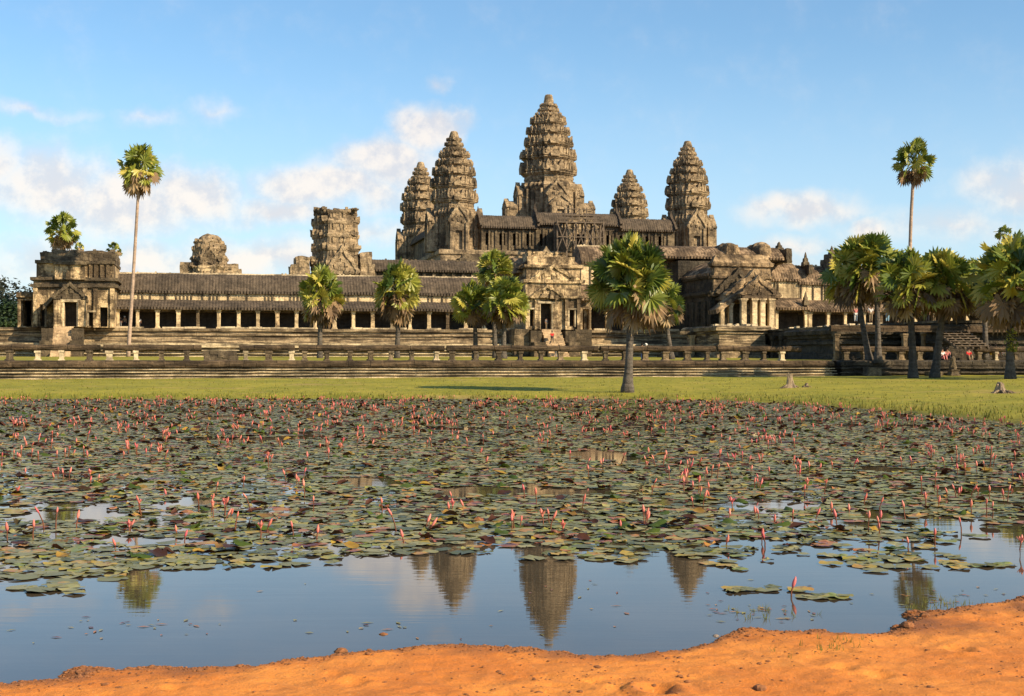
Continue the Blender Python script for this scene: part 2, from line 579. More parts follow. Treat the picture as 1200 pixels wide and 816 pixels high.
def ground_h(x, y):
    d = pond_sd(x, y)
    far = np.clip((y - 14 - np.clip(x - 4, 0, 12) * .35) / 6, 0, 1)
    d = d + fbm(x * 3.2, y * 3.2, 4, 3) * .22 * (1 - far) + fbm(x * .5, y * .5, 4, 5) * .8 * far
    dp = np.maximum(d, 0)
    near_h = .045 * (1 - np.exp(-dp / .06)) + .018 * dp + (.030 * fbm(x * 1.1, y * 1.1, 3, 11) + .017 * fbm(x * 11, y * 11, 5, 21, .7)) * (1 - np.exp(-dp / .10))
    for qx, qy, qr, qd in ((.93, 8.62, .10, .05), (1.28, 8.2, .11, .06), (.55, 8.9, .06, .022), (.68, 8.66, .06, .022), (-1.2, 9.1, .07, .02), (-1.05, 8.85, .07, .022), (2.3, 9.3, .07, .02), (2.5, 9.05, .07, .022), (-2.2, 8.75, .06, .02), (3.3, 9.9, .08, .025), (1.9, 8.0, .08, .02)):
        q2 = ((x - qx) ** 2 + ((y - qy) * .75) ** 2) / qr ** 2
        near_h = near_h - qd * np.exp(-q2) + qd * .55 * np.exp(-(np.sqrt(q2) - 1.6) ** 2 / .25)
    far_h = .10 * (1 - np.exp(-dp / .8)) + .26 * (1 - np.exp(-dp / 5)) + .42 * (1 - np.exp(-dp / 22)) + .10 * fbm(x * .35, y * .35, 4, 31) * (1 - np.exp(-dp / 2))
    h = near_h * (1 - far) + far_h * far
    h = np.minimum(h, 1.1)
    return np.where(d < 0, np.maximum(-.7, d * .35 - .01), h), d, far


def graded(lo, hi, a, b, step, grow):
    xs = list(np.arange(a, b, step))
    s, x = step, xs[-1]
    while x < hi:
        s *= grow
        x += s
        xs.append(x)
    s, x = step, a
    left = []
    while x > lo:
        s *= grow
        x -= s
        left.append(x)
    return np.array(left[::-1] + xs)


gx = graded(-3500, 3500, -4.6, 5.8, .045, 1.045)
gy = graded(-900, 6000, 7.0, 12.6, .035, 1.035)
GX, GY = np.meshgrid(gx, gy)
GH, GD, GF = ground_h(GX.ravel(), GY.ravel())
nx, ny = len(gx), len(gy)
me = bpy.data.meshes.new('ground')
idx = np.arange(nx * ny).reshape(ny, nx)
quads = np.stack([idx[:-1, :-1], idx[:-1, 1:], idx[1:, 1:], idx[1:, :-1]], -1).reshape(-1, 4)
me.from_pydata(np.stack([GX.ravel(), GY.ravel(), GH], -1).tolist(), [], quads.tolist())
a = me.attributes.new('grassy', 'FLOAT', 'POINT')
a.data.foreach_set('value', GF.astype(np.float32))
a = me.attributes.new('wet', 'FLOAT', 'POINT')
px_, py_ = GX.ravel(), GY.ravel()
wn = fbm(px_ * 3.1, py_ * 3.1, 5, 91)
wet_near = np.clip(1.1 - np.maximum(GD, 0) / (.20 + .34 * np.clip(wn + .4, 0, 1)), 0, 1) * .85
for qx, qy, qr in ((3.1, 10.9, .75), (2.2, 10.75, .35), (4.2, 11.6, .6), (-3.0, 9.35, .3), (.9, 8.6, .22), (1.3, 8.15, .2)):
    wet_near = np.maximum(wet_near, np.clip(1.15 - np.hypot(px_ - qx, (py_ - qy) * 1.6) / qr + wn * 1.1, 0, 1) * .75)
wet = np.where(GF > .5, np.clip(1 - GH / .10, 0, 1), wet_near)
a.data.foreach_set('value', wet.astype(np.float32))
me.polygons.foreach_set('use_smooth', [True] * len(me.polygons))
me.materials.append(M['ground'])
ground = bpy.data.objects.new('ground', me)
COL.objects.link(ground)
tag(ground, 'orange earth bank in front and short grass lawn behind the pond', 'ground', kind='structure')

mb = MB()
mb.add([(-95, 4, 0), (24, 4, 0), (24, 80, 0), (-95, 80, 0)], [(0, 1, 2, 3)])
water = mb.build('pond_water', 'water')
tag(water, 'still pond water mirroring the towers and the sky', 'pond', kind='structure')

# raised courtyard lawn behind the terrace wall
VW = -83.5
mb = MB()
us = np.linspace(-190, 120, 60)
vs_ = np.concatenate([np.linspace(VW + .9, -4, 40), [20, 90, 260]])
ring = []
for v in vs_:
    for u in us:
        ring.append((u, v, 2.08 + .5 * min(1, max(0, (v + 80) / 70)) + .05 * float(fbm(np.array([u * .2]), np.array([v * .2]), 3, 77)[0])))
n = len(us)
mb.add(ring, [(j * n + i, j * n + i + 1, (j + 1) * n + i + 1, (j + 1) * n + i) for j in range(len(vs_) - 1) for i in range(n - 1)])
lawn = mb.build('courtyard_ground', 'ground', origin=(0, 0, 0))
lawn.location = P(0, 0, 0)
lawn.rotation_euler = (0, 0, AN)
a = lawn.data.attributes.new('grassy', 'FLOAT', 'POINT')
a.data.foreach_set('value', [1.0] * len(lawn.data.vertices))
tag(lawn, 'sunlit yellow lawn of the raised temple courtyard', 'lawn', kind='structure')


# ------------------------------------------------------------------ temple masonry
def vault(mb, a0, a1, b0, b1, w0, w1, axis='u', half=False, rib=.5, amp=.065, np_=9, teeth=True):
    """a ribbed stone vault; half=True rises from b0 to b1 only"""
    na = max(2, int(abs(a1 - a0) / (rib / 4)))
    rings = []
    for i in range(na + 1):
        aa = a0 + (a1 - a0) * i / na
        r = amp * abs(math.sin(math.pi * i / 4))
        ring = []
        for j in range(np_ + 1):
            t = j / np_
            if half:
                b, hgt = b0 + (b1 - b0) * t, math.sin(t * 1.45) / math.sin(1.45)
                nb, nh = -(1 - t) * .7, .7
            else:
                b = b0 + (b1 - b0) * t
                q = abs(2 * t - 1)
                hgt = (1 - q ** 1.9) ** .82 if q < 1 else 0
                nb, nh = (2 * t - 1) * .8 * (1 if b1 > b0 else -1), .6
            bb, ww = b + nb * r, w0 + (w1 - w0) * hgt + nh * r
            ring.append((aa, bb, ww) if axis == 'u' else (bb, aa, ww))
        e0, e1 = w0 - .25, (w0 - .25)
        ring.append((aa, b1, e1) if axis == 'u' else (b1, aa, e1))
        ring.append((aa, b0, e0) if axis == 'u' else (b0, aa, e0))
        rings.append(ring)
    mb.loft(rings)
    if teeth:
        k = int(abs(a1 - a0) / rib)
        for i in range(k):
            aa = a0 + (a1 - a0) * (i + .5) / k
            for b, sgn in ((b0, -1),) if half else ((b0, -1), (b1, 1)):
                sg = sgn if b1 > b0 else -sgn
                lo, hi = sorted((b + sg * .02, b + sg * .2))
                if axis == 'u':
                    mb.box(aa - .15, aa + .15, lo, hi, w0 - .26, w0 + .16)
                else:
                    mb.box(lo, hi, aa - .15, aa + .15, w0 - .26, w0 + .16)


FLAME = [(1.0, 0), (1.14, .10), (1.10, .20), (.96, .26), (.92, .38), (.78, .46), (.72, .58), (.54, .66), (.46, .78), (.28, .86), (.16, .98), (0, 1.16)]


def flame(c, w0, hw, h):
    r = [(c + x * hw, w0 + z * h) for x, z in FLAME]
    l = [(c - x * hw, w0 + z * h) for x, z in FLAME[:-1]]
    return r + l[::-1]


def pediment(mb, c, w0, hw, h, v0, th=.6, axis='v', sgn=-1):
    """a flame shaped Khmer gable facing sgn along v (or u), with a raised frame and a carved field"""
    o = flame(c, w0, hw, h)
    mb.prism(o, v0, v0 - sgn * th, axis)
    i_ = flame(c, w0 + .02, hw * .78, h * .76)
    n = len(o)
    f0, f1 = v0 + sgn * .28, v0 + sgn * .002
    if axis == 'v':
        mk = lambda p, q: (p[0], q, p[1])
    else:
        mk = lambda p, q: (q, p[0], p[1])
    vs = [mk(p, f0) for p in o] + [mk(p, f0) for p in i_] + [mk(p, f1) for p in o] + [mk(p, f1) for p in i_]
    fs = []
    for j in range(n - 1):
        fs += [(j, j + 1, n + j + 1, n + j), (j, 2 * n + j, 2 * n + j + 1, j + 1), (n + j, n + j + 1, 3 * n + j + 1, 3 * n + j)]
    mb.add(vs, fs)
    # carved figures in the field
    r = random.Random(int(abs(c * 13 + w0 * 7)) + 1)
    for _ in range(int(6 + hw * 3)):
        x, z = r.uniform(-.6, .6), r.uniform(.03, .55)
        if abs(x) > .75 - z:
            continue
        s = r.uniform(.06, .13) * hw
        x, z = c + x * hw, w0 + z * h
        lo, hi = sorted((v0 + sgn * .18, v0 + sgn * .0))
        if axis == 'v':
            mb.box(x - s, x + s, lo, hi, z - s, z + s * 1.4)
        else:
            mb.box(lo, hi, x - s, x + s, z - s, z + s * 1.4)


def pierced(mb, u0, u1, w0, w1, v0, th, holes, axis='v'):
    """a wall with rectangular openings"""
    br = sorted({u0, u1, *[h[0] for h in holes], *[h[1] for h in holes]})
    br = [b for b in br if u0 <= b <= u1]
    for a_, b_ in zip(br, br[1:]):
        segs = [(w0, w1)]
        for ha, hb, h0, h1 in holes:
            if ha <= a_ + 1e-6 and hb >= b_ - 1e-6:
                nx_ = []
                for s0, s1 in segs:
                    if h0 > s0:
                        nx_.append((s0, min(h0, s1)))
                    if h1 < s1:
                        nx_.append((max(h1, s0), s1))
                segs = nx_
        for s0, s1 in segs:
            if s1 - s0 > .01:
                if axis == 'v':
                    mb.box(a_, b_, v0, v0 + th, s0, s1)
                else:
                    mb.box(v0, v0 + th, a_, b_, s0, s1)


def room(mb, u0, u1, v0, v1, w0, w1, holes, th=.7):
    """a hollow block with openings in its west face"""
    pierced(mb, u0, u1, w0, w1, v0, th, holes)
    mb.box(u0, u0 + th, v0 + th, v1, w0, w1)
    mb.box(u1 - th, u1, v0 + th, v1, w0, w1)
    mb.box(u0 + th, u1 - th, v1 - th, v1, w0, w1)
    mb.box(u0 + th, u1 - th, v0 + th, v1 - th, w1 - .4, w1)


def frame(mb, ua, ub, w0, w1, v, d=.28, t=.32):
    """a door or window surround standing proud of the wall at v"""
    mb.box(ua - t, ua - .003, v - d, v + .2, w0, w1 + .003)
    mb.box(ub + .003, ub + t, v - d, v + .2, w0, w1 + .003)
    mb.box(ua - t - .12, ub + t + .12, v - d - .1, v + .2, w1 + .006, w1 + t)


def rubble(mb, u0, u1, v0, v1, w0, n, s=.5, r=rng):
    for _ in range(n):
        a_, b_, h_ = r.uniform(.4, 1) * s, r.uniform(.4, 1) * s, r.uniform(.3, .8) * s
        x, y = r.uniform(u0, u1), r.uniform(v0, v1)
        mb.box(x - a_, x + a_, y - b_, y + b_, w0 - .1, w0 + h_)


def spire(mb, u, v, w0, s, h):
    """a little stepped finial at a gable's end"""
    mb.loft([[(u - q * s, v - q * s, w0 + z * h), (u + q * s, v - q * s, w0 + z * h), (u + q * s, v + q * s, w0 + z * h), (u - q * s, v + q * s, w0 + z * h)]
             for z, q in ((0, 1), (.3, .9), (.35, .65), (.55, .6), (.6, .36), (.8, .25), (1, .05))])


def steps(mb, u0, u1, v_top, w_top, v_bot, w_bot, n):
    for i in range(n):
        t0, t1 = i / n, (i + 1) / n
        v0 = v_bot + (v_top - v_bot) * t0
        wz = w_bot + (w_top - w_bot) * t1
        mb.box(u0, u1, min(v0, v_top), v_top, w_bot, wz) if i == n - 1 else mb.box(u0, u1, v0, v_bot + (v_top - v_bot) * t1, w_bot - .2, wz)


def pillar_mb(u, v, w0, w1, s=.24):
    m_ = MB()
    m_.box(u - s * 1.5, u + s * 1.5, v - s * 1.5, v + s * 1.5, w0, w0 + .16)
    m_.box(u - s * 1.2, u + s * 1.2, v - s * 1.2, v + s * 1.2, w0 + .163, w0 + .34)
    m_.box(u - s, u + s, v - s, v + s, w0 + .343, w1 - .38)
    m_.box(u - s * 1.2, u + s * 1.2, v - s * 1.2, v + s * 1.2, w1 - .377, w1 - .2)
    m_.box(u - s * 1.5, u + s * 1.5, v - s * 1.5, v + s * 1.5, w1 - .197, w1)
    return m_


def redent(R, k=1.0):
    q = [(1, -.43), (1, .43), (.83, .43), (.83, .57), (.69, .57), (.69, .69), (.57, .69), (.57, .83), (.43, .83)]
    pts = []
    for i in range(4):
        a_ = i * math.pi / 2
        ca, sa = round(math.cos(a_)), round(math.sin(a_))
        for x, y in q:
            L = math.hypot(x, y)
            fx, fy = x / L * .99, y / L * .99
            x2, y2 = x * k + fx * (1 - k), y * k + fy * (1 - k)
            pts.append(((x2 * ca - y2 * sa) * R, (x2 * sa + y2 * ca) * R))
    return pts


def ring_at(c, R, w_, k):
    return [(c[0] + x, c[1] + y, w_) for x, y in redent(R, k)]


def antefix(mb, x, y, w0, wd, h, dx, dy):
    """a pointed leaf stone standing on a cornice, facing (dx, dy)"""
    tx, ty = -dy, dx
    th = wd * .4
    out = [(-.5, 0), (.5, 0), (.62, .45), (.3, .8), (0, 1), (-.3, .8), (-.62, .45)]
    f_ = [(x + tx * a_ * wd + dx * th, y + ty * a_ * wd + dy * th, w0 + b_ * h) for a_, b_ in out]
    b_ = [(x + tx * a_ * wd * .9 - dx * th, y + ty * a_ * wd * .9 - dy * th, w0 + q * h) for a_, q in out]
    n_ = len(out)
    mb.add(f_ + b_, [tuple(range(n_)), tuple(range(2 * n_ - 1, n_ - 1, -1))] + [(j, j + n_, (j + 1) % n_ + n_, (j + 1) % n_) for j in range(n_)])


def tier(c, w0, h, R, Rn, k, r):
    """one receding storey of a tower: wall, projecting cornice, leaf stones along its edge and a false niche on each side"""
    m_ = MB()
    R *= .925 * r.uniform(.985, 1.012)
    Rn *= .925
    prof = [(0, .93), (.07, .95), (.09, .885), (.20, .88), (.22, .90), (.42, .88), (.45, .945), (.51, .95), (.53, .995), (.61, 1.0), (.62, .955), (.66, .96), (.68, 1.015), (.75, 1.01), (.78, .95), (1.0, Rn / R * .925)]
    m_.loft([ring_at(c, R * s, w0 + h * z, k) for z, s in prof])
    pts = redent(R * .95, k)
    pts = [q for a_, b_ in zip(pts, pts[1:] + pts[:1]) for q in (a_, ((a_[0] + b_[0]) / 2, (a_[1] + b_[1]) / 2))]
    for i, (x, y) in enumerate(pts):
        L = math.hypot(x, y)
        if r.random() < .15:
            continue
        antefix(m_, c[0] + x, c[1] + y, w0 + h * .74, R * r.uniform(.06, .09), h * r.uniform(.3, .62), x / L, y / L)
    for i in range(4):
        a_ = i * math.pi / 2
        dx, dy = round(math.cos(a_)), round(math.sin(a_))
        # niche frame between the leaf stones
        cx, cy = c[0] + dx * R * .86, c[1] + dy * R * .86
        for s in (-.27, .27, -.10, .10):
            x, y = cx - dy * s * R, cy + dx * s * R
            q = R * .035
            m_.box(x - q, x + q, y - q, y + q, w0 + .1 * h, w0 + h * .44)
        antefix(m_, c[0] + dx * R * .97, c[1] + dy * R * .97, w0 + h * .55, R * r.uniform(.30, .42), h * r.uniform(.45, .72), dx, dy)
        for s in (-1, 1):
            antefix(m_, c[0] + dx * R * .95 - dy * s * R * .26, c[1] + dy * R * .95 + dx * s * R * .26, w0 + h * .7, R * .15, h * .6, dx, dy)
    return m_


def porch(root, c, dx, dy, r0, r1, hw, w0, we, wr, mat='tower'):
    """a short vaulted arm of a tower from r0 to r1 in direction (dx, dy), closed by a gable with a doorway"""
    m_ = MB()
    if dx:
        lo, hi = sorted((c[0] + dx * r0, c[0] + dx * (r1 - .6)))
        m_.box(lo, hi, c[1] - hw, c[1] + hw, w0, we)
        vault(m_, lo, hi, c[1] - hw - .2, c[1] + hw + .2, we, wr, 'u', teeth=False, rib=.6)
        e = c[0] + dx * r1
        holes = [(c[1] - hw * .36, c[1] + hw * .36, w0 + .2, w0 + (we - w0) * .72)]
        pierced(m_, c[1] - hw, c[1] + hw, w0, we, min(e, e - dx * .6), .6, holes, 'u')
        for s in (-1, 1):
            m_.box(min(e, e + dx * .35), max(e, e + dx * .35), c[1] + s * hw * .8 - .25, c[1] + s * hw * .8 + .25, w0, we)
        pd = MB()
        pediment(pd, c[1], we, hw * 1.02, (wr - we) * 1.15, e, .7, 'u', dx)
    else:
        lo, hi = sorted((c[1] + dy * r0, c[1] + dy * (r1 - .6)))
        m_.box(c[0] - hw, c[0] + hw, lo, hi, w0, we)
        vault(m_, lo, hi, c[0] - hw - .2, c[0] + hw + .2, we, wr, 'v', teeth=False, rib=.6)
        e = c[1] + dy * r1
        holes = [(c[0] - hw * .36, c[0] + hw * .36, w0 + .2, w0 + (we - w0) * .72)]
        pierced(m_, c[0] - hw, c[0] + hw, w0, we, min(e, e - dy * .6), .6, holes, 'v')
        for s in (-1, 1):
            m_.box(c[0] + s * hw * .8 - .25, c[0] + s * hw * .8 + .25, min(e, e + dy * .35), max(e, e + dy * .35), w0, we)
        pd = MB()
        pediment(pd, c[0], we, hw * 1.02, (wr - we) * 1.15, e, .7, 'v', dy)
    pr = m_.build('porch', mat, root, jitter=.06, freq=.9)
    pd.build('pediment', mat, pr, jitter=.05, freq=1.3)
    return pr


def tower(name, label, u, v, w0, body, tiers, cap, k_list, porches, seed):
    """body: (height, radius) of the cella; tiers: [(w0, w1, R)]; cap: (w0, w1, R)"""
    root = tthing(name, label, 'temple tower', u, v, w0)
    r = random.Random(seed)
    c = (u, v)
    m_ = MB()
    prof = [(0, 1.10), (.06, 1.10), (.07, 1.03), (.12, 1.05), (.14, .97), (.80, .96), (.83, 1.0), (.88, 1.02), (.90, 1.04), (.96, 1.03), (1, .95)]
    hb, Rb = body
    Rb *= .95
    m_.loft([ring_at(c, Rb * s, w0 + hb * z, 1) for z, s in prof])
    for i in range(4):
        a_ = i * math.pi / 2
        dx, dy = round(math.cos(a_)), round(math.sin(a_))
        for s in (-.5, -.38, .38, .5):
            x, y = c[0] + dx * Rb * .93 - dy * s * Rb, c[1] + dy * Rb * .93 + dx * s * Rb
            m_.box(x - .22, x + .22, y - .22, y + .22, w0 + hb * .14, w0 + hb * .82)
        pediment(m_, c[0] if dy else c[1], w0 + hb * .42, Rb * .38, hb * .52, (c[1] + dy * Rb * 1.0) if dy else (c[0] + dx * Rb * 1.0), .7, 'v' if dy else 'u', dy or dx)
    m_.build('cella', 'tower', root, jitter=.10, freq=.8)
    for i, (a0, a1, R) in enumerate(tiers):
        Rn = tiers[i + 1][2] if i + 1 < len(tiers) else cap[2]
        tier(c, a0, a1 - a0, R, Rn, k_list[i], r).build('tier', 'tower', root, jitter=.085, freq=.8)
    m_ = MB()
    a0, a1, R = cap
    m_.loft([[(c[0] + R * s * math.cos(6.2832 * j / 16), c[1] + R * s * math.sin(6.2832 * j / 16), a0 + (a1 - a0) * z) for j in range(16)]
             for z, s in ((0, 1.1), (.12, 1.15), (.15, .95), (.4, .92), (.45, .85), (.8, .72), (.95, .6), (1, .3))])
    m_.build('lotus_finial', 'tower', root, jitter=.09, freq=1.2)
    for a_ in porches:
        porch(root, c, *a_)
    return root


# ---- central tower
D = 310.0
mp = D / F
u0, v0 = UV(643, D)
wy = lambda y: EYE + (HY - y) * mp
cor = [(202, 33), (186, 32), (171, 29), (157, 25.5), (145, 21), (136, 16), (130.2, 12.2), (125, 10.2)]
tl = []
edges = [216] + [c_[0] - (6 if i < 3 else 4.5 if i < 5 else 2) for i, c_ in enumerate(cor)]
for i, (y, hw) in enumerate(cor):
    tl.append((wy(edges[i]), wy(edges[i + 1]), hw * mp))
ct = tower('temple_tower', 'tallest central tower of stacked tan stone tiers', u0, v0, wy(262), (wy(216) - wy(262), 33 * mp), tl, (wy(edges[-1]), wy(110.5), 6.4 * mp),
           [1, 1, 1, .95, .85, .6, .3, .15],
           [(-1, 0, 5, 7.6, 2.4, wy(262), wy(232), wy(219)), (-1, 0, 7.95, 10.3, 2.3, wy(262), wy(246), wy(237)),
            (1, 0, 5, 7.6, 2.4, wy(262), wy(232), wy(219)), (1, 0, 7.95, 10.3, 2.3, wy(262), wy(246), wy(237)),
            (0, -1, 5, 8.2, 2.4, wy(262), wy(234), wy(219)), (0, -1, 8.25, 11.5, 2.5, wy(262), wy(247), wy(236))], 3)

# ---- the four corner towers share one build
D = 280.0
mp = D / F
u0, v0 = UV(532, D)
cor = [(234, 27), (218, 26.8), (205, 24.8), (194, 21.6), (184, 18), (176.5, 13.6), (170.3, 10.8), (165, 8.8)]
edges = [247] + [c_[0] - (5 if i < 3 else 4 if i < 5 else 1.8) for i, c_ in enumerate(cor)]
tl = [(wy(edges[i]), wy(edges[i + 1]), hw * mp) for i, (y, hw) in enumerate(cor)]
nw = tower('temple_tower', 'front left corner tower of grey tan stone tiers, its cella windows open', u0, v0, wy(296), (wy(247) - wy(296), 25.5 * mp), tl, (wy(edges[-1]), wy(153.5), 6.2 * mp),
           [1, 1, 1, .95, .85, .6, .3, .15],
           [(-1, 0, 4, 5.6, 2.0, wy(296), wy(262), wy(249)), (1, 0, 4, 5.7, 2.0, wy(296), wy(262), wy(248)), (0, -1, 4, 5.8, 2.0, wy(296), wy(264), wy(246))], 5)
for px, D_, lab in ((806, 292.5, 'right hand corner tower standing clear above the warm brown gate roof'),
                    (493, 323.5, 'narrower tower half hidden behind the front left corner tower'),
                    (738, 336.5, 'small far tower showing only its top behind the upper gallery roof')):
    t_ = copy_tree(nw)
    a_, b_ = UV(px, D_)
    t_.location = P(a_, b_, wy(296))
    t_['label'] = lab
CN, CF = UV(532, 280), UV(738, 336.5)

# ---- stepped pyramid that carries the towers, and the upper gallery
cu, cv = (CN[0] + CF[0]) / 2, (CN[1] + CF[1]) / 2
wb = wy(296)
g = tthing('upper_terrace', 'steep stepped stone pyramid base under the five towers', 'temple base', cu, cv, 10)
m_ = MB()
hu = 29.5
for i, (z0, z1, q) in enumerate(((9, 13.5, 5.5), (13.5, 18.5, 3.2), (18.5, wb, 1.2))):
    h = z1 - z0
    m_.plinth(cu - hu - q, cu + hu + q, cv - hu - q, cv + hu + q, [(z0, .3), (z0 + .12 * h, .3), (z0 + .16 * h, 0), (z0 + .4 * h, -.1), (z0 + .45 * h, .2), (z0 + .55 * h, .2), (z0 + .6 * h, -.1), (z0 + .82 * h, 0), (z0 + .86 * h, .35), (z1 - .02 * h, .35), (z1 - .003 * i, .1)])
m_.build('stepped_base', 'tower', g, jitter=.12, freq=.6, sub=2.5)
for q in (-24, 0, 24):
    m_ = MB()
    steps(m_, cu + q - 2.2, cu + q + 2.2, cv - hu - .8, wb, cv - hu - 9, 9, 26)
    m_.box(cu + q - 3.4, cu + q - 2.203, cv - hu - 5.4, cv - hu - .8, 9, wb - 2)
    m_.box(cu + q + 2.203, cu + q + 3.4, cv - hu - 5.4, cv - hu - .8, 9, wb - 2)
    m_.build('stairway', 'dark_stone', g, jitter=.06)

g = tthing('upper_gallery', 'dark roofed upper gallery joining the corner towers below the tallest tower', 'gallery', cu, CN[1], wb)
vg = CN[1] - 1.5
ua, ub = CN[0] + 4.8, UV(806, 292.5)[0] - 4.8
we, wr = wy(267.5), wy(252.5)
m_ = MB()
r = random.Random(4)
holes = []
x = ua + 1.2
while x < ub - 2.2:
    if abs(x + .8 - cu) > 4:
        holes.append((x, x + 1.25, wb + 1.4, wb + 3.9))
    x += 2.9
room(m_, ua, ub, vg - 2.2, vg + 2.4, wb, we, holes, .6)
x = ua + .5
while x < ub:
    m_.box(x - .2, x + .2, vg - 2.5, vg - 2.203, wb, we - .1)
    x += 1.45
m_.plinth(ua - .2, ub + .2, vg - 2.5, vg + 2.5, [(wb - .6, .5), (wb - .2, .5), (wb, .1)])
m_.build('wall', 'dark_stone', g, jitter=.05)
m_ = MB()
mid = (ua + ub) / 2
m_.box(mid - 8.9, mid + 8.9, vg - 2.3, vg + 2.5, we - .24, we + .95)
for s0, s1, dz in ((ua, mid - 9, 0), (mid - 9, mid + 9, .9), (mid + 9, ub, 0)):
    vault(m_, s0 + .003, s1 - .003, vg - 3.0, vg + 3.0, we + dz, wr + dz, 'u')
    for z in (s0, s1):
        m_.prism(flame(vg, we + dz, 3.2, wr - we + .6), z - .25, z + .25, 'u')
        spire(m_, z, vg, wr + dz + .3, .35, 1.6)
m_.build('roof', 'roof', g, jitter=.06)
m_ = MB()
pw = mid - 1.0
room(m_, pw - 3.3, pw + 3.3, vg - 6.8, vg - 2.55, wb, wy(270), [(pw - 1.1, pw + 1.1, wb + .3, wb + 3.6)], .7)
vault(m_, vg - 6.6, vg - 2.4, pw - 3.6, pw + 3.6, wy(270), wy(253), 'v', teeth=False)
for s in (-1, 1):
    m_.box(pw + s * 2.6 - .3, pw + s * 2.6 + .3, vg - 7.3, vg - 6.803, wb, wy(270))
pr = m_.build('porch', 'tower', g, jitter=.08)
m_ = MB()
pediment(m_, pw, wy(270), 3.5, wy(250) - wy(270), vg - 6.8)
m_.build('pediment', 'tower', pr, jitter=.06)
# side galleries running back to the far towers
m_ = MB()
for uu in (ua - 5.2, ub + 5.2):
    m_ = MB()
    m_.box(uu - 2.2, uu + 2.2, vg + 6, vg + 46, wb, we)
    m_.build('side_wall', 'dark_stone', g, jitter=.05)
for uu in (ua - 5.2, ub + 5.2):
    m_ = MB()
    vault(m_, vg + 6, vg + 46, uu - 2.9, uu + 2.9, we, wr, 'v', teeth=False)
    m_.build('side_roof', 'roof', g)

# ---- scaffold with a railed landing on the upper stair
su0, su1 = U(651, cv - hu - 7), U(706, cv - hu - 7)
sv = cv - hu - 7
zs = W(262, 680, sv)
g = tthing('scaffold_stair', 'wooden scaffold with railed landing and cross braces below the tallest tower', 'scaffold', (su0 + su1) / 2, sv, 12)
m_ = MB()
m_.box(su0, su1, sv - 1.2, sv + 1.2, zs, zs + .22)
m_.build('deck', 'wood', g)
for i in range(6):
    x = su0 + .1 + (su1 - su0 - .2) * i / 5
    for y in (sv - 1.1, sv + 1.1):
        m_ = MB()
        m_.box(x - .16, x + .16, y - .16, y + .16, zs - 7.5, zs - .003)
        m_.build('post', 'wood', g)
m_ = MB()
for i in range(10):
    x = su0 + .1 + (su1 - su0 - .2) * i / 9
    m_.box(x - .07, x + .07, sv - 1.2, sv - 1.06, zs + .22, zs + 1.5)
for z in (.8, 1.42):
    m_.box(su0, su1, sv - 1.3, sv - 1.203, zs + z, zs + z + .14)
m_.build('railing', 'wood', g)
m_ = MB()
for i in range(5):
    x0, x1 = su0 + .1 + (su1 - su0 - .2) * i / 5, su0 + .1 + (su1 - su0 - .2) * (i + 1) / 5
    m_.bar((x0, sv - 1.35, zs - 5.5), (x1, sv - 1.35, zs - .4), .1)
    m_.bar((x1, sv - 1.5, zs - 5.5), (x0, sv - 1.5, zs - .4), .1)
m_.box(su0, su1, sv - 1.7, sv - 1.62, zs - 3, zs - 2.8)
m_.build('cross_brace', 'wood', g)
m_ = MB()
m_.box(U(662, sv), U(697, sv), sv + .3, sv + 2.2, zs + 1.6, zs + 1.85)
for i in range(5):
    x = U(662, sv) + .1 + (U(697, sv) - U(662, sv) - .2) * i / 4
    m_.box(x - .1, x + .1, sv + .35, sv + .5, zs + .222, zs + 3.3)
m_.box(U(662, sv), U(697, sv), sv + .2, sv + .347, zs + 2.9, zs + 3.05)
m_.build('upper_landing', 'wood', g)

# ---- second enclosure: gallery, its ruined corner tower, gates behind the front
V2 = 47.0
w2 = 11.5
g = tthing('middle_gallery', 'plain dark roof of the middle gallery between the stump tower and front left corner tower', 'gallery', U(470, V2), V2, w2)
ua, ub = U(400, V2), U(618, V2)
we, wr = W(317, 470, V2), W(303.5, 470, V2)
m_ = MB()
m_.box(ua, ub, V2 + .3, V2 + 5, w2 - 6, we)
x = ua + .6
while x < ub:
    m_.box(x - .3, x + .3, V2 - .1, V2 + .297, w2, we - .1)
    x += 1.8
m_.build('wall', 'dark_stone', g, jitter=.05)
m_ = MB()
vault(m_, ua, ub, V2 - .4, V2 + 5.6, we, wr, 'u')
m_.build('roof', 'roof', g, jitter=.05)
m_ = MB()
rubble(m_, ua + 3, ub - 2, V2 + 1.8, V2 + 3, wr - .1, 26, .4)
m_.build('ridge_stones', 'dark_stone', g, jitter=.1)

# right half of the middle gallery
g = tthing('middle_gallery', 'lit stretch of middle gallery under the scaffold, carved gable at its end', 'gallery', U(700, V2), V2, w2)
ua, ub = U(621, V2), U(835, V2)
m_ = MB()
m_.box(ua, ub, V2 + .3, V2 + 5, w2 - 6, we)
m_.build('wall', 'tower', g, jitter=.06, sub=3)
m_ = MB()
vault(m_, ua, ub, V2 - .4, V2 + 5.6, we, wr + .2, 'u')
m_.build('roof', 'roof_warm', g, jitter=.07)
for px in (640, 690, 800):
    m_ = MB()
    x = U(px, V2 - 3)
    m_.box(x - 2.4, x + 2.4, V2 - 3, V2 + .2, w2 - 5, we + .5)
    pediment(m_, x, we + .5, 2.5, 3.6, V2 - 3)
    m_.build('gable_porch', 'tower', g, jitter=.08)


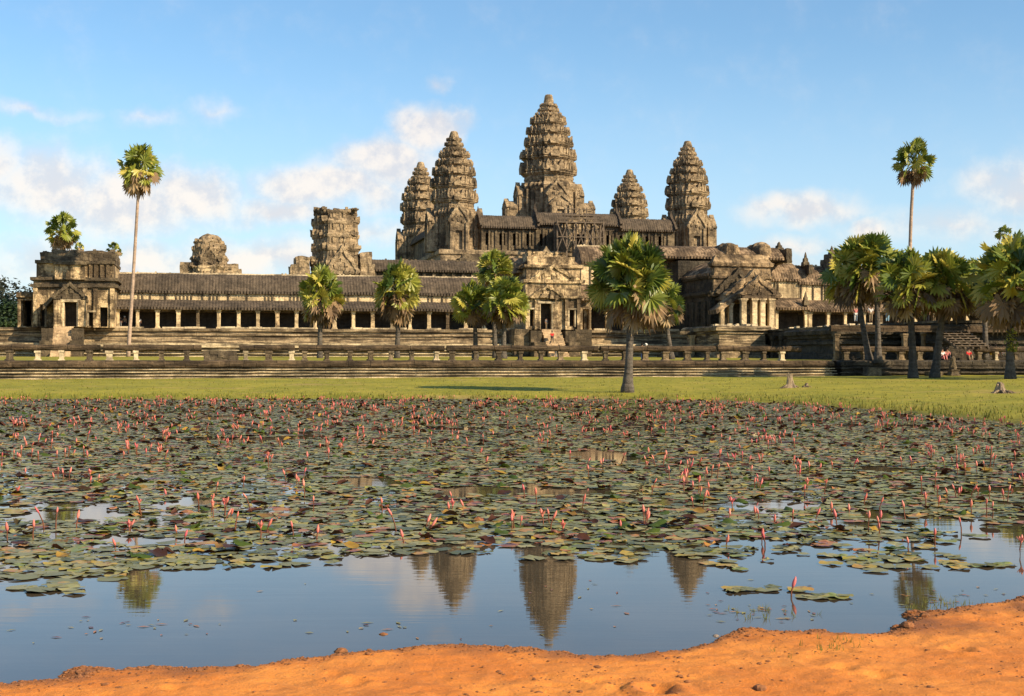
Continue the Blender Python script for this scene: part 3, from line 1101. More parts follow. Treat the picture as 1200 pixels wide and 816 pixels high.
def ruin(name, label, D, px, base_y, prof, seed, mat='tower', kk=.9, jit=.28):
    """a broken tower: ledges of (row, half width) from the bottom up"""
    mp = D / F
    u, v = UV(px, D)
    wz = lambda y: EYE + (HY - y) * mp
    root = tthing(name, label, 'ruined tower', u, v, wz(base_y))
    r = random.Random(seed)
    for i, (ya, yb, hw) in enumerate(prof):
        R = hw * mp
        h = wz(yb) - wz(ya)
        m_ = MB()
        a_ = wz(ya)
        q = [(0, .97), (.12, .98), (.15, .95), (.6, .94), (.64, .98), (.76, 1.0), (.88, 1.0), (.9, .95), (1, .94)]
        m_.loft([ring_at((u, v), R * s, a_ + h * z, kk) for z, s in q])
        for x, y in redent(R * .93, kk):
            if r.random() < .55:
                s = R * r.uniform(.05, .11)
                m_.box(u + x - s, u + x + s, v + y - s, v + y + s, a_ + h * .8, a_ + h * r.uniform(1.0, 1.35))
        for s_ in (-.3, -.15, .15, .3):
            m_.box(u + s_ * R - .15, u + s_ * R + .15, v - R * .97, v - R * .8, a_ + h * .15, a_ + h * .62)
        m_.build('tier', mat, root, jitter=jit, freq=.55, sub=.9)
    return root, u, v, mp, wz


rt, u_, v_, mp, wz = ruin('ruined_tower', 'squat broken tower with a flat rubble top behind the long gallery', 241, 393, 323,
                          [(323, 305, 30), (305, 290, 28.5), (290, 274, 27.5), (274, 259, 27), (259, 248, 25.5)], 3, kk=.8)
for dx, hw, yt in ((-39, 8, 303), (-48, 5, 313), (34, 7, 297), (38, 6, 310)):
    m_ = MB()
    m_.box(u_ + (dx - hw) * mp, u_ + (dx + hw) * mp, v_ - 3, v_ + 3, wz(330), wz(yt))
    m_.build('side_stub', 'tower', rt, jitter=.3, freq=.6, sub=.8)
m_ = MB()
rubble(m_, u_ - 3.6, u_ + 3.6, v_ - 3.4, v_ + 3.4, wz(247.5), 34, .55, random.Random(5))
m_.build('rubble_top', 'tower', rt, jitter=.15)
m_ = MB()
pediment(m_, u_ + .9, wz(323), 2.7, 4.6, v_ - 30 * mp * .97, .6)
m_.build('pediment', 'tower', rt, jitter=.2)

rt, u_, v_, mp, wz = ruin('ruined_gable', 'small crumbled stone gable standing alone above the long gallery roof', 236, 245, 322,
                          [(323, 313, 26), (313, 302, 21.5), (302, 291, 20), (291, 283, 17)], 8, kk=.7, jit=.42)
m_ = MB()
pediment(m_, u_ + .3, wz(310), 1.7, 2.6, v_ - 19.5 * mp, .5)
m_.build('pediment', 'tower', rt, jitter=.12)
m_ = MB()
m_.box(u_ - 1.9, u_ + 1.0, v_ - 20 * mp - .5, v_ - 16 * mp, wz(319), wz(313))
m_.build('lintel', 'pale', rt, jitter=.06)
for dx, hw, yt in ((-25, 8, 308), (25, 8, 310), (32, 5, 316)):
    m_ = MB()
    m_.box(u_ + (dx - hw) * mp, u_ + (dx + hw) * mp, v_ - 2, v_ + 2, wz(325), wz(yt))
    m_.build('side_stub', 'tower', rt, jitter=.25, freq=.6, sub=.8)
m_ = MB()
m_.loft([[(u_ + R * mp * math.cos(6.2832 * j / 12), v_ + R * mp * math.sin(6.2832 * j / 12), wz(y)) for j in range(12)] for y, R in ((283, 14.5), (279, 13), (276.5, 9), (275, 4))])
m_.build('rounded_top', 'tower', rt, jitter=.25, freq=.7)

# ---- platform under the western gallery
PF = 6.55                                  # floor level of the galleries
GB = 2.35                                  # foot of the platform
UL, UR = U(-90, -2), U(1330, -2)
g = tthing('gallery_platform', 'long moulded stone platform of two banded steps under the galleries', 'platform', U(400, -4), -4, GB)
m_ = MB()
m_.plinth(UL, UR, -2.0, 8, [(PF - 2.1, .5), (PF - 1.9, .5), (PF - 1.85, .25), (PF - 1.55, .25), (PF - 1.5, .05), (PF - 1.05, 0), (PF - 1.0, .3), (PF - .75, .3), (PF - .72, .05), (PF - .42, .05), (PF - .38, .42), (PF - .06, .45), (PF, .2)])
m_.build('upper_course', 'course', g, jitter=.05, freq=.5, sub=3)
m_ = MB()
z = GB - .4
m_.plinth(UL, UR, -5.2, 8, [(z, .9), (z + .5, .9), (z + .52, .5), (z + .75, .5), (z + .77, .25), (z + .98, .25), (z + 1.0, .75), (z + 1.14, .75), (z + 1.16, .15), (z + 1.42, .15), (z + 1.44, .65), (z + 1.57, .65), (z + 1.6, .0), (z + 1.88, .0), (z + 1.9, .55), (PF - 2.12, .5), (PF - 2.10, .3)])
m_.build('lower_course', 'course_pale', g, jitter=.05, freq=.5, sub=3)
r = random.Random(12)
x = UL
while x < UR:
    L = r.uniform(1.0, 3.0)
    if r.random() < .72:
        m_ = MB()
        m_.box(x, x + L - .05, -2.25, -1.5, PF + .002, PF + r.uniform(.15, .3))
        m_.build('kerb_stone', 'ledge', g, jitter=.04)
    x += L
rubble_things = []


def gallery(name, label, px0, px1, yr, ye, yw, yl, yo, v=0.0, spacing=2.7, roofmat='roof', wallmat='pale', ref=None, depth=3.3):
    """a pillared stone gallery: rows are ridge, main eave, top of the half roof, lower eave, lintel"""
    ref = ref or (px0 + px1) / 2
    ua, ub = U(px0, v), U(px1, v)
    z = lambda y, vv: W(y, ref, vv)
    vb = v + depth
    zr, ze, zw, zl, zo = z(yr, vb + 2.6), z(ye, vb - .5), z(yw, vb), z(yl, v - .5), z(yo, v)
    g = tthing(name, label, 'gallery', (ua + ub) / 2, v, PF)
    m_ = MB()
    m_.box(ua, ub, vb, vb + .8, zl - .52, ze - .02)
    m_.box(ua, ub, vb + 4.4, vb + 5.2, PF, ze - .02)
    m_.build('wall', wallmat, g, jitter=.03, freq=.7, sub=4)
    m_ = MB()
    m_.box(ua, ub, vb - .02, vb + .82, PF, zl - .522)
    m_.build('carved_inner_wall', 'inner', g)  # wall coloured near black so the bays look shaded
    x = ua + .4
    r = random.Random(int(px0))
    while x < ub - .3:
        if r.random() < .36:
            m_ = MB()
            m_.box(x - .10, x + .10, vb - .16, vb - .003, zw - .1, ze - .22)
            m_.build('baluster', 'dark_stone', g)
        x += .52
    m_ = MB()
    vault(m_, ua - .1, ub + .1, vb - .30, vb + 5.5, ze, zr, 'u', rib=.44)
    m_.build('main_roof', roofmat, g, jitter=.07, freq=.25)
    m_ = MB()
    m_.box(ua, ub, vb + 2.3, vb + 2.9, zr - .08, zr + .16)
    x = ua + .2
    while x < ub:
        if r.random() < .3:
            m_.box(x - .12, x + .12, vb + 2.45, vb + 2.75, zr + .163, zr + r.uniform(.2, .34))
        x += .5
    m_.build('ridge_crest', 'ledge', g, jitter=.06, sub=3)
    m_ = MB()
    vault(m_, ua - .1, ub + .1, v - .65, vb - .01, zl, zw, 'u', half=True, rib=.44)
    m_.build('half_roof', roofmat, g, jitter=.07, freq=.25)
    m_ = MB()
    m_.box(ua, ub, v - .32, v + .32, zo, zl - .26)
    m_.build('architrave', wallmat, g, jitter=.03)
    n = max(1, int((ub - ua) / spacing))
    for i in range(n + 1):
        x = ua + .3 + (ub - ua - .6) * i / n + r.uniform(-.12, .12) * (0 < i < n)
        pillar_mb(x, v + r.uniform(-.08, .05), PF, zo, r.uniform(.21, .28)).build('pillar', wallmat if r.random() < .75 else 'stained', g, jitter=.06, freq=.8)
    m_ = MB()
    m_.box(ua, ub, v + .6, vb - .003, zl - .5, zl - .3)
    m_.build('inner_ceiling', 'dark_stone', g)
    return g


gallery('pillared_gallery', 'long sunlit gallery with a row of dark bays, left of the middle gate', 135, 612, 322.5, 342.5, 352.5, 361.5, 364, ref=300)
gallery('gate_gallery', 'raised warm brown ribbed roof gallery joining the middle gate to the main gate', 688, 836, 291, 309, 345, 357, 361, roofmat='roof_warm', ref=800)
gallery('pillared_gallery', 'gallery bays right of the main gate, higher part beside the gate', 908, 946, 309.5, 328, 349.5, 361.5, 364, roofmat='roof_warm', spacing=3.0, ref=930)
gallery('pillared_gallery', 'gallery bays right of the main gate, lower part running behind the right palms', 946.5, 1330, 313, 332, 352, 363.5, 366, roofmat='roof_warm', spacing=3.0, ref=960)
g = tthing('roof_finial', 'small pointed stone finial on the gallery ridge near the main gate', 'finial', U(945, 4), 4, W(310, 945, 4), 'stone spikes on the right gallery ridge')
m_ = MB(); spire(m_, U(944, 4.5), 4.5, W(313, 944, 4.5), .55, 2.4); m_.box(U(944, 4.5) - .3, U(944, 4.5) + .3, 2.5, 6.5, W(322, 944, 4.5), W(311, 944, 4.5)); m_.build('spike', 'dark_stone', g, jitter=.05)
m_ = MB(); spire(m_, U(944, -.2), -.2, W(358, 944, 0), .45, 2.2); m_.build('lower_spike', 'dark_stone', g, jitter=.05)
g = tthing('roof_finial', 'tall stepped stone finial on the gallery ridge beside the right palms', 'finial', U(973, 4), 4, W(312, 973, 4), 'stone spikes on the right gallery ridge')
m_ = MB(); m_.box(U(967, 4.5), U(981, 4.5), 2.8, 6.2, W(318, 973, 4.5), W(304, 973, 4.5)); m_.box(U(970, 4.5), U(979, 4.5), 3.2, 5.8, W(305, 973, 4.5), W(298, 973, 4.5)); m_.build('spike_base', 'dark_stone', g, jitter=.1, sub=.8)
m_ = MB(); spire(m_, U(975, 4.5), 4.5, W(299, 975, 4.5), .5, 1.5); m_.build('spike', 'dark_stone', g, jitter=.05)

# ---- north west corner pavilion
vp = -4.2
g = tthing('corner_pavilion', 'pale stone corner pavilion with a gabled doorway at the far left end of the gallery', 'pavilion', U(88, vp), vp, PF)
z = lambda y, v=vp: W(y, 88, v)
X = lambda px, v=vp: U(px, v)
m_ = MB()
room(m_, X(40), X(134), vp, 8, PF, z(336), [(X(104), X(109.5), z(382), z(366)), (X(117), X(126), z(383), z(360)), (X(46.5), X(52), z(383), z(357))], .8)
for px in (41.5, 99.5, 112, 131.5):
    m_.box(X(px) - .28, X(px) + .28, vp - .3, vp - .003, PF, z(338))
wl = m_.build('wall', 'stained', g, jitter=.05, freq=.6, sub=2.5)
m_ = MB()
frame(m_, X(104), X(109.5), z(382), z(366), vp, .22, .25)
m_.build('window', 'ledge', wl)
m_ = MB()
for yb, yt, o in ((337, 333.5, .45), (333.5, 329, .1), (329, 325.5, .5)):
    m_.box(X(40) - o, X(134) + o, vp - o, 8 + o, z(yb) + .002, z(yt))
m_.build('cornice', 'dark_stone', g, jitter=.07, freq=.8, sub=1.5)
m_ = MB()
m_.box(X(42), X(133), vp + .3, 7.5, z(325.5) + .002, z(309))
m_.box(X(65), X(100), vp - .9, vp + .297, z(328), z(311))
for px in (106, 112, 119, 126):
    m_.box(X(px) - .22, X(px) + .22, vp + .05, vp + .297, z(325), z(309.5))
m_.build('upper_wall', 'stained', g, jitter=.06, sub=2.5)
m_ = MB()
m_.box(X(40.5), X(134), vp - .1, 8, z(309) + .002, z(305.5))
m_.box(X(63.5), X(101.5), vp - 1.3, vp - .103, z(311) + .002, z(307.5))
m_.build('upper_cornice', 'dark_stone', g, jitter=.06, sub=1.5)
m_ = MB()
m_.box(X(46), X(133.5), vp + .8, 7, z(305.5) + .002, z(296))
m_.box(X(58), X(132), vp + 1.4, 6.4, z(296) + .002, z(292.5))
rubble(m_, X(46), X(60), vp + .9, 5, z(296.5), 8, .5)
rubble(m_, X(60), X(132), vp + 1.5, 6, z(292.6), 22, .45)
rubble(m_, X(112), X(133), vp + .2, vp + 2, z(306), 12, .5)
m_.build('broken_roof', 'dark_stone', g, jitter=.22, freq=.6, sub=.9)
# entrance porch
vq = vp - 4.0
m_ = MB()
Xq = lambda px: U(px, vq)
da, db = Xq(75.5), Xq(90)
room(m_, Xq(64), Xq(99), vq, vp - .01, PF, W(351, 82, vq), [(da, db, PF + .05, W(353, 82, vq))], .7)
for px in (65.5, 71, 94, 98):
    m_.box(Xq(px) - .26, Xq(px) + .26, vq - .45, vq - .003, PF, W(352, 82, vq))
pr = m_.build('porch', 'stained', g, jitter=.04)
m_ = MB()
frame(m_, da, db, PF, W(354, 82, vq), vq, .3, .35)
m_.build('door_frame', 'ledge', pr)
m_ = MB()
pediment(m_, Xq(81.5), W(351, 82, vq), (Xq(100) - Xq(63)) / 2, W(333, 82, vq) - W(351, 82, vq), vq - .1, .8)
m_.build('pediment', 'dark_stone', pr, jitter=.08, freq=1)
m_ = MB()
vault(m_, vq + .6, vp + .2, Xq(63), Xq(100), W(351, 82, vq), W(337, 82, vq), 'v', teeth=False)
m_.build('porch_roof', 'dark_stone', pr, jitter=.06)
m_ = MB()
m_.box(Xq(64) + .703, Xq(99) - .703, vq + 1.3, vq + 1.6, PF, W(351, 82, vq) - .41)
m_.build('shade_panel', 'inner', pr)  # added dark panel, stands for the shade inside the doorway
m_ = MB()
m_.box(X(40) + .803, X(134) - .803, vp + 1.6, vp + 1.9, PF, z(336) - .41)
m_.build('shade_panel', 'inner', wl)  # added dark panel, stands for the shade behind the openings
# side aisle sloping down to the left of the porch
m_ = MB()
m_.prism([(X(64, vq), W(340, 64, vq)), (X(64, vq), W(347, 64, vq)), (X(49, vq), W(363, 50, vq)), (X(49, vq), W(358, 50, vq))], vq + .8, vp + .3, 'v')
m_.box(X(51, vq), X(53.5, vq), vq + 1, vq + 1.5, PF, W(360, 50, vq))
m_.box(X(61, vq), X(63.5, vq), vq + 1, vq + 1.5, PF, W(352, 62, vq))
m_.build('aisle_roof', 'dark_stone', g, jitter=.06)
# left wing with square openings
m_ = MB()
room(m_, X(19), X(40) - .01, vp + 1.2, 6, PF, z(349, vp + 1.2), [(X(22.5), X(36), PF + .05, z(352))], .55)
m_.box(X(17.5), X(40) - .02, vp + .9, 6.3, z(349, vp + 1.2) + .002, z(343))
m_.build('side_wing', 'stained', g, jitter=.05)
# stair
vs0 = vq - .4
m_ = MB()
steps(m_, Xq(63.5), Xq(86.5), vs0, PF, vs0 - 4.6, GB - .1, 10)
m_.build('stair', 'step', g, jitter=.03)
m_ = MB()
for px in (57.5, 92.5):
    a_ = Xq(px)
    m_ = MB()
    m_.box(a_ - .7, a_ + .7, vs0 - 1.9, vs0, GB, PF - .25)
    m_.box(a_ - .75, a_ + .75, vs0 - 3.6, vs0 - 1.903, GB, PF - 1.9)
    m_.build('stair_cheek', 'plinth', g, jitter=.07, sub=1)

# ---- middle gate (the doorway left of the big palm)
vn = -6.0
z = lambda y, v=vn: W(y, 650, v)
X = lambda px, v=vn: U(px, v)
g = tthing('gate_house', 'pale stepped stone gate with a dark doorway left of the big lone palm', 'gate', X(650), vn, PF)
m_ = MB()
room(m_, X(606), X(700), vn + 3.5, 9, PF, z(349, vn + 3.5), [(X(683, vn + 3.5), X(690, vn + 3.5), PF + .1, z(362, vn + 3.5))], .8)
wl = m_.build('wall', 'stained', g, jitter=.05, sub=2.5)
m_ = MB()
room(m_, X(616), X(680), vn, vn + 3.49, PF, z(350), [(X(633), X(646), PF + .05, z(355.5)), (X(620.5), X(625.5), PF + .5, z(363)), (X(667), X(673), PF + .5, z(363))], .7)
for px in (617.5, 628, 630.5, 649, 651.5, 663.5, 677.5):
    m_.box(X(px) - .24, X(px) + .24, vn - .4, vn - .003, PF, z(351))
pr = m_.build('porch', 'stained', g, jitter=.04)
m_ = MB()
frame(m_, X(633), X(646), PF, z(356), vn, .35, .3)
m_.build('door_frame', 'ledge', pr)
m_ = MB()
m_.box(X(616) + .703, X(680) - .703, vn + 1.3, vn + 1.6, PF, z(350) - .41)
m_.build('shade_panel', 'inner', pr)  # added dark panel behind the gate door, in place of interior shade
for a_, b_ in ((620.5, 625.5), (667, 673)):
    m_ = MB()
    frame(m_, X(a_), X(b_), PF + .4, z(363), vn, .22, .22)
    m_.build('window_frame', 'ledge', pr)
m_ = MB()
m_.box(X(614), X(683), vn - .5, vn + 3.6, z(350) + .002, z(347))
m_.box(X(616), X(681), vn - .2, vn + 3.6, z(347) + .002, z(332))
m_.box(X(613), X(685), vn - .55, vn + 3.8, z(332) + .002, z(328))
m_.build('lower_storey', 'stained', g, jitter=.09, freq=.8, sub=1.2)
m_ = MB()
m_.box(X(618), X(681), vn + .5, vn + 5, z(328) + .002, z(314))
m_.box(X(615), X(684), vn + .1, vn + 5.3, z(314) + .002, z(310.5))
m_.build('middle_storey', 'stained', g, jitter=.09, freq=.8, sub=1.2)
m_ = MB()
m_.box(X(621), X(677), vn + 1.6, vn + 6, z(310.5) + .002, z(300))
m_.box(X(623), X(668), vn + 2.2, vn + 6, z(300) + .002, z(294.5))
rubble(m_, X(622), X(670), vn + 2, vn + 5, z(295), 14, .35)
m_.build('top_storey', 'stained', g, jitter=.12, freq=.8, sub=1.0)
m_ = MB()
pediment(m_, X(640), z(350), 2.4, z(336) - z(350), vn - .7, .6)
pediment(m_, X(648), z(329), 3.0, z(312) - z(329), vn - .35, .5)
m_.build('pediment', 'stained', g, jitter=.09)
m_ = MB()
m_.box(X(634, vn + 2), X(655, vn + 2), vn + 1.9, vn + 2.197, z(307, vn + 2), z(301, vn + 2))
m_.build('recessed_panel', 'dark_stone', g)
m_ = MB()
vault(m_, X(598, 1), X(612, 1), -3.2, 4, z(320, 0), z(303, 0), 'u')
vault(m_, X(681), X(700), vn + 2.5, vn + 9, z(349), z(330), 'u')
vault(m_, vn + 2.2, 9, X(612), X(688), z(312), z(298), 'v', teeth=False)
m_.build('roof', 'roof_warm', g, jitter=.08)
m_ = MB()
steps(m_, X(633), X(655), vn - .6, PF, vn - 6.2, GB - .1, 10)
m_.build('stair', 'step', g, jitter=.03)
m_ = MB()
for px in (624, 664):
    m_ = MB()
    m_.box(X(px) - .8, X(px) + .8, vn - 2.4, vn - .6, GB, PF - .25)
    m_.box(X(px) - .85, X(px) + .85, vn - 4.6, vn - 2.403, GB, PF - 1.9)
    m_.build('stair_cheek', 'plinth', g, jitter=.09, sub=1)
for pa, pb in ((600, 617), (671, 690)):
    m_ = MB()
    m_.box(X(pa), X(pb), vn - 1.6, -2.6, GB, PF - .02)
    m_.build('side_base', 'plinth', g, jitter=.09, sub=1)

# ---- main gate on the axis, stepping forward in three porches
vm = -15.0
z = lambda y, v=vm: W(y, 875, v)
g = tthing('main_gate', 'large ruined main gate with stacked curved gables and tall porch pillars', 'gate', U(875, vm), vm, PF)
m_ = MB()
e0, e1 = U(839, vm), U(906, vm)
mid = (e0 + e1) / 2
m_.box(e0 - 1.0, e1 + 2.5, -2, 9, PF, z(308, 0))
x = e0 - 1.2
m_.build('core_wall', 'shade_stone', g, jitter=.08, sub=2)  # gate core coloured dark to deepen its shaded side
m_ = MB()
for v_, q in ((-3.5, 0), (-6, 0), (-8.5, 0), (-11, 0), (-13.2, 0)):
    m_.box(e0 - .28, e0 - .003, v_ - .35, v_ + .35, PF, z(352))
m_.box(e0, e1, vm + 1.5, -2.003, PF, z(347))
m_.plinth(e0, e1, vm + 1.5, -2.003, [(z(347) + .002, .1), (z(344), .5), (z(341), .5), (z(340), .1), (z(326), 0), (z(325), .35), (z(322), .4), (z(321), .05)])
m_.build('nave_wall', 'shade_stone', g, jitter=.08, sub=1.6)  # north side's shade painted into the nave stone
m_ = MB()
vault(m_, vm + 1.4, 4, e0 - .4, e1 + .4, z(321), z(301, vm), 'v')
vault(m_, e0 - 3, U(915, 0), -1.5, 8.2, z(304, 1), z(290, 3), 'u')
m_.build('vault_roof', 'roof_warm', g, jitter=.10, freq=.3)
m_ = MB()
for px, yt, vv in ((852, 283.5, 1.5), (889, 282.5, 1.5)):
    c_ = U(px, vv)
    m_.loft([[(c_ + R * math.cos(6.2832 * j / 12), 1.5 + 1.6 * R * math.sin(6.2832 * j / 12), zz) for j in range(12)] for zz, R in ((z(304, vv), 1.9), (z(290, vv), 1.7), (z(288.5, vv), 1.6), (z(yt + 4, vv), 1.2), (z(yt + 2.5, vv), .7))])
m_.build('ridge_lump', 'gate_brown', g, jitter=.25, freq=.8, sub=.7)
m_ = MB()
xs_ = U(917, 2)
m_.box(xs_ - .5, xs_ + .5, -.6, 7, z(308, 2), z(292, 2))
spire(m_, xs_, 3.2, z(292, 2) - .01, .6, 1.4)
m_.build('gable_end', 'dark_stone', g, jitter=.2, sub=.8)
m_ = MB()
m_.plinth(e0 - .1, e1 + .1, vm + .7, vm + 2.2, [(z(347), .2), (z(343), .25), (z(342), 0), (z(327), -.05), (z(326), .2), (z(323.5), .25), (z(323), -.1), (z(313), -.15), (z(312), .2), (z(308), .3), (z(307), .0), (z(299), -.5), (z(297.5), -.8)])
m_.build('upper_front', 'gate_brown', g, jitter=.11, freq=1.1, sub=.7)
m_ = MB()
pediment(m_, mid - .8, z(346), (e1 - e0) / 2 * .72, z(318) - z(346), vm + .35, .5)
m_.build('rear_pediment', 'dark_stone', g, jitter=.22, freq=.7, sub=1.0)
# middle porch
pm0, pm1 = U(852, vm - 2), U(909, vm - 2)
m_ = MB()
m_.box(pm0, pm0 + .8, vm - 2, vm + 1.49, PF, z(356))
m_.box(pm1 - .8, pm1, vm - 2, vm + 1.49, PF, z(356))
m_.box(pm0, pm1, vm - 2, vm + 1.49, z(356) + .002, z(350))
vault(m_, vm - 2, vm + 1.45, pm0 - .4, pm1 + .4, z(350), z(331), 'v', teeth=False)
m_.build('middle_porch', 'gate_brown', g, jitter=.08)
m_ = MB()
pediment(m_, (pm0 + pm1) / 2 + .2, z(350), (pm1 - pm0) / 2, z(322) - z(350), vm - 2.2, .8)
m_.build('middle_pediment', 'gate_brown', g, jitter=.22, freq=.8, sub=.9)
# front porch on free pillars
vf = vm - 5.5
f0, f1 = U(869, vf), U(906, vf)
for px in (871, 883.5, 893, 903.5):
    pillar_mb(U(px, vf), vf, PF, z(350, vf), .36).build('porch_pillar', 'pale', g)
for px in (846, 856):
    pillar_mb(U(px, vf + 1.6), vf + 1.6, PF, z(355, vf), .28).build('porch_pillar', 'pale', g)
m_ = MB()
m_.box(f0, f1, vf - .4, vf + .4, z(350, vf) + .002, z(346.5, vf))
m_.box(f0, f0 + .8, vf + .403, vm - 2.003, z(350, vf) + .002, z(346.5, vf))
m_.box(f1 - .8, f1, vf + .403, vm - 2.003, z(350, vf) + .002, z(346.5, vf))
m_.box(f0 + 1.4, f1 - 1.2, vf + 2.6, vf + 3.2, PF, z(350, vf))
vault(m_, vf - .2, vm - 2.2, f0 - .2, f1 + .2, z(346.5, vf), z(335, vf), 'v', teeth=False)
m_.prism([(f0 - .1, z(343, vf)), (f0 - .1, z(349, vf)), (U(843, vf), z(368, vf)), (U(842, vf), z(363, vf))], vf + .9, vm - 1.5, 'v')
m_.build('front_porch', 'gate_brown', g, jitter=.09)
m_ = MB()
pediment(m_, (f0 + f1) / 2, z(346.5, vf), (f1 - f0) / 2 * 1.05, z(326, vf) - z(346.5, vf), vf - .3, .7)
m_.build('front_pediment', 'gate_brown', g, jitter=.16, freq=1, sub=.9)

# ---- terrace of honour in front of the main gate
TV0, TV1 = -76.0, vf - .5
t0, t1 = U(900, -35), U(900, -35) + 24
TW = 5.75
prof = lambda zb, zt: [(zb, .5), (zb + .35, .5), (zb + .4, .2), (zb + .8, .2), (zb + .85, -.1), (zb + 1.7, -.15), (zb + 1.75, .15), (zb + 2.05, .15), (zb + 2.1, -.15), (zt - 1.0, -.15), (zt - .95, .1), (zt - .65, .1), (zt - .6, .4), (zt - .2, .45), (zt, .2)]
g = tthing('cruciform_terrace', 'tall dark terrace running out from the main gate to the right palms', 'terrace', (t0 + t1) / 2, -45, 2.1)  # stem, front arm, paving and rail take dark colours for palm shade
m_ = MB()
arm_v = -36.0
am = U(842, arm_v)
m_.plinth(am, t0 - .6, arm_v, arm_v + 12, prof(2.0, W(382, 870, arm_v)))
m_.build('side_arm', 'course', g, jitter=.07, sub=1.5)
m_ = MB()
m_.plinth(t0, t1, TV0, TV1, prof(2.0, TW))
m_.build('stem', 'shade_stone', g, jitter=.07, sub=2.0)
m_ = MB()
m_.box(t0 - .5, t1 + .5, TV0 - .5, TV1, TW + .002, TW + .22)
m_.build('paving_edge', 'plinth', g, jitter=.05, sub=2)
x = TV0 + 1.5
while x < TV1:
    m_ = MB()
    m_.loft([[(t0 - .75 + .22 * math.cos(6.2832 * j / 8) * s, x + .22 * math.sin(6.2832 * j / 8) * s, zz) for j in range(8)] for zz, s in ((2.05, 1.5), (2.4, 1.5), (2.45, 1), (TW - 1.2, 1), (TW - 1.1, 1.5), (TW - .62, 1.5))])
    x += 2.6
    m_.build('round_column', 'plinth', g)
# front arm reaching left, its west face behind the right hand palms
m_ = MB()
fa = U(962, -66)
m_.plinth(fa, t0 - .65, -70, -58, prof(2.0, TW - .4))
m_.build('front_arm', 'shade_stone', g, jitter=.07, sub=1.5)
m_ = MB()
m_.box(U(958, -74), U(1320, -74), -77.0, -76.55, TW - .9, TW - .3)
m_.build('broken_rail', 'coping', g, jitter=.06, sub=1.5)
for k in range(46):
    m_ = MB()
    if k < 16:
        rubble(m_, am, t0 - 1, arm_v, arm_v + 3, W(382, 870, arm_v), 1, .4)
    else:
        rubble(m_, t0, t0 + 3, -60, -24, TW + .2, 1, .35)
    m_.build('loose_block', 'ledge', g, jitter=.08)
for px, vv in ((980, -78.2), (1060, -78.2)):
    pillar_mb(U(px, vv), vv, 2.1, W(391, px, vv), .2).build('stub_pillar', 'plinth', g)

# low front block left of the terrace (lit bands and two stub pillars)
vb_ = -27
g = tthing('side_stair_block', 'low stone stair block with two pale stub pillars beside the cruciform terrace', 'stone block', U(815, vb_), vb_, 2.3)
m_ = MB()
m_.plinth(U(795, vb_), U(838, vb_), vb_, vb_ + 7, [(2.2, .4), (2.7, .4), (2.75, .1), (3.6, 0), (3.65, .3), (3.9, .3), (4.0, 0)])
m_.build('base', 'plinth', g, jitter=.08, sub=1.2)
for px in (811, 827):
    pillar_mb(U(px, vb_ - .6), vb_ - .6, 2.3, W(393, px, vb_), .26).build('stub_pillar', 'pale', g)
m_ = MB()
m_.box(U(794, vb_), U(845, vb_), vb_ - 1, vb_ + 1, W(392, 815, vb_), W(388.5, 815, vb_))
m_.build('lintel', 'dark_stone', g, jitter=.08, sub=1)

# ---- terrace wall along the lawn
WT = 2.13
g = tthing('terrace_wall', 'long low banded stone wall along the back of the lawn', 'retaining wall', U(500, VW), VW, .6)
ul, ur = U(-160, VW), U(972, VW)
m_ = MB()
m_.plinth(ul, ur, VW, VW + 2.0, [(.35, .60), (.74, .60), (.76, .25), (.88, .25), (.90, .52), (.98, .52), (1.0, .15), (1.13, .15), (1.15, .48), (1.22, .48), (1.24, .0), (1.36, .0), (1.38, .36), (1.44, .36), (1.46, -.1), (1.56, -.1)])
m_.build('banded_base', 'course_pale', g, jitter=.035, freq=.6, sub=1.6)
m_ = MB()
m_.plinth(ul, ur, VW, VW + 2.0, [(1.562, .16), (1.62, .30), (1.80, .34), (2.0, .28), (2.1, .16), (WT, -.1)])
m_.build('coping', 'coping', g, jitter=.05, freq=.7, sub=1.4)
g = tthing('terrace_wall', 'shade-coloured stretch of the low wall behind the right palms', 'retaining wall', U(1100, VW), VW, .6)
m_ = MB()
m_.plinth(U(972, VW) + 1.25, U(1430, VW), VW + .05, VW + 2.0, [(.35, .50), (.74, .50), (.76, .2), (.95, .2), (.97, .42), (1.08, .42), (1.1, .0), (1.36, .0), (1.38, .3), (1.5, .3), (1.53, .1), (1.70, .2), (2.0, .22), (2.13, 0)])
m_.build('shade_dark_base', 'shade_stone', g, jitter=.07, freq=.6, sub=1.4)  # palm shade put into this stretch's stone colour

